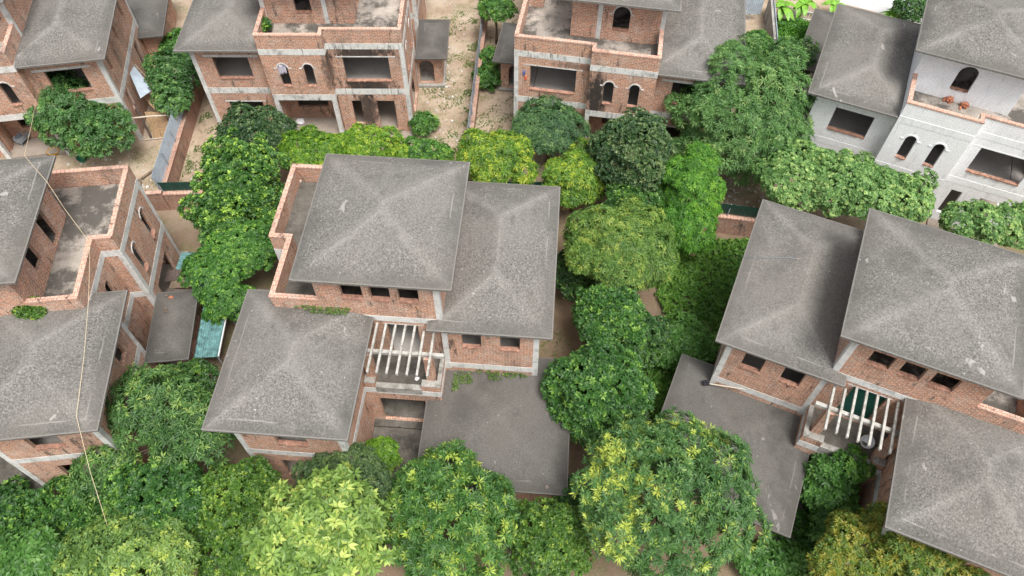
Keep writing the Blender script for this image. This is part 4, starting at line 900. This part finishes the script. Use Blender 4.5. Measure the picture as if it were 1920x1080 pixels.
def pot(name, label, cat, x, y, z, r0, r1, h, mat):
    m = MB(); N = 14; vs = []; fs = []
    for (r, zz) in ((r0, 0), (r1, h), (r1 * 1.1, h), (r1 * .92, h), (r0 * .9, .04)):
        for k in range(N): t = 2 * PI * k / N; vs.append((r * math.cos(t), r * math.sin(t), zz))
    for i in range(4):
        for k in range(N): k2 = (k + 1) % N; fs.append((i * N + k, i * N + k2, (i + 1) * N + k2, (i + 1) * N + k))
    fs.append(tuple(range(4 * N, 5 * N))); fs.append(tuple(range(N))[::-1])
    m.add(vs, fs); o = m.build(name, mat, recalc=False); o.location = (x, y, z); return tag(o, label, cat)
pot('white_basin', 'white basin on the right villa balcony under the pergola', 'basin', 19.05, 16.35, 4.14, .26, .34, .3, 'white').rotation_euler = (R(25), R(-20), 0)
pot('yellow_basin', 'yellow plastic basin on the sand before the left villa tower', 'basin', -35.3, 41.3, -.28, .3, .42, .3, 'yellow')
pot('green_bucket', 'green plastic bucket under the leafy tree at upper left', 'bucket', -32.9, 40.6, -.28, .25, .33, .36, 'green_plastic')
root = empty('metal_trough', (-37.7, 41.7, -.28), R(70)); tag(root, 'grey metal trough on legs by the upper left villa porch', 'trough')
m = MB(); path_wall(m, [(0, 0), (1.6, 0), (1.6, .6), (0, .6)], True, .03, .6, 1.0); m.box(.03, 1.57, .03, .57, .6, .63); m.build('basin', 'steel_rust', root)
for x in (.05, 1.5):
    for y in (.03, .53): m = MB(); m.box(x, x + .05, y, y + .05, 0, .6); m.build('leg', 'steel_rust', root)
# dead branch and rubble on the sand between the left terrace and the fence
m = MB(); m.tube([(-26.3, 41.6, -.2), (-26.9, 40.6, -.12), (-27.2, 39.6, -.18), (-27.9, 38.6, -.16), (-27.6, 37.6, -.2)], [.04, .07, .09, .1, .06], 6); m.tube([(-27.2, 39.6, -.18), (-26.8, 39.0, -.1)], [.05, .02], 5); m.tube([(-27.9, 38.6, -.16), (-28.5, 38.5, -.1)], [.05, .02], 5)
tag(m.build('dead_branch', 'bark', smooth=True), 'dead grey branch lying on the sand beside the left villa terrace', 'branch')
def rubble(label, x, y, sx, sy, n, seed, mat='stones', z=-.28):
    rg = random.Random(seed); m = MB()
    for i in range(n):
        s_ = rg.uniform(.05, .2); m.obox((x + rg.gauss(0, sx), y + rg.gauss(0, sy), z + s_ * .2), (s_, s_ * rg.uniform(.5, 1), s_ * .5), (rg.uniform(-.5, .5), rg.uniform(-.5, .5), rg.uniform(0, 3)))
    return tag(m.build('rubble', mat), label, 'rubble', kind='stuff')
rubble('pale rubble near the corner of the left boundary wall', -27.6, 37.2, .5, .5, 60, 1)
rubble('pale rubble and rubbish in the gap beside the ladder', -27.7, 46.2, .4, .5, 35, 2)
rubble('stones strewn over the sand of the sooty villa yard', -5.6, 50, .9, 6, 110, 3)
rubble('stones strewn over the sand in front of the left yards', -31, 39.5, 3.5, 1.2, 60, 4)
rubble('rubble below the dark green sheets near the right villa', 16.8, 38.0, 1.2, 1.0, 90, 5)
rubble('litter of brick bits under the left villa porch eave', -21.2, 25.4, .15, .5, 5, 6, 'bark', 3.03)
# cloths
m = MB(); vs = []; fs = []; N = 8
for i in range(N + 1):
    for j in range(6):
        u = i / N; v = j / 5; vs.append((-.34 + .68 * u, .05 * math.sin(u * 9 + v * 3) + .03, -v * (.75 + .45 * (1 - u) * (.6 + .4 * math.sin(i * 2.1)))))
for i in range(N):
    for j in range(5): q = i * 6 + j; fs.append((q, q + 6, q + 7, q + 1))
m.add(vs, fs); o = m.build('hanging_cloth', 'stripe', recalc=False, smooth=True); o.location = (-16.56, 43.27, 6.82); o.rotation_euler = (0, 0, R(.6))
sm = o.modifiers.new('thick', 'SOLIDIFY'); sm.thickness = .012; tag(o, 'striped cloth hanging in the left arched window of the sooty villa', 'cloth')
for dx, mt, nm, lb, zz in ((0, 'blue_cloth', 'blue_cloth', 'blue cloth hanging on the damp-stained villa wall above the orange one', 6.45), (.12, 'orange', 'orange_cloth', 'orange cloth hanging on the damp-stained villa wall by its large window', 6.0)):
    m = MB(); vs = []; fs = []
    for i in range(6):
        for j in range(6): u = i / 5; v = j / 5; vs.append((-.09 + .18 * u * (1 - .3 * v), .03 + .03 * math.sin(i * 2 + j), -.42 * v - .04 * math.sin(i * 3)))
    for i in range(5):
        for j in range(5): q = i * 6 + j; fs.append((q, q + 6, q + 7, q + 1))
    m.add(vs, fs); o = m.build(nm, mt, recalc=False, smooth=True); o.location = (.72 + dx, 43.27, zz); o.rotation_euler = (0, 0, R(-9)); sm = o.modifiers.new('thick', 'SOLIDIFY'); sm.thickness = .012; tag(o, lb, 'cloth')
# green boards in openings
def H3(x, y, z): a = R(-9.326); X, Y = x, -y; return (4.329 + X * math.cos(a) - Y * math.sin(a), 52.779 + X * math.sin(a) + Y * math.cos(a), z)
sheet('green_board', 'dark green board closing the narrow window of the damp-stained villa', 'board', [H3(.98, 9.93, 3.0), H3(1.8, 9.93, 3.0), H3(1.8, 9.93, 1.2), H3(.98, 9.93, 1.2)], 'green_sheet', wav=.02)
sheet('green_board', 'dark green board over the doorway of the damp-stained villa behind the blue-green tree', 'board', [H3(-1.5, 9.93, 3.05), H3(-.2, 9.93, 3.05), H3(-.2, 9.93, 0), H3(-1.5, 9.93, 0)], 'green_sheet', wav=.02)
sheet('green_board', 'dark green boards closing the right villa balcony doorway', 'board', [(19.19, 17.46, 7.35), (17.65, 18.13, 7.35), (17.65, 18.13, 4.14), (19.19, 17.46, 4.14)], 'green_sheet')
sheet('white_batten', 'white batten lying among plants in the right villa alley', 'batten', [(17.2, 15.2, 1.4), (18.0, 15.3, 1.4), (18.0, 15.38, 1.4), (17.2, 15.28, 1.4)], 'white', th=.05)
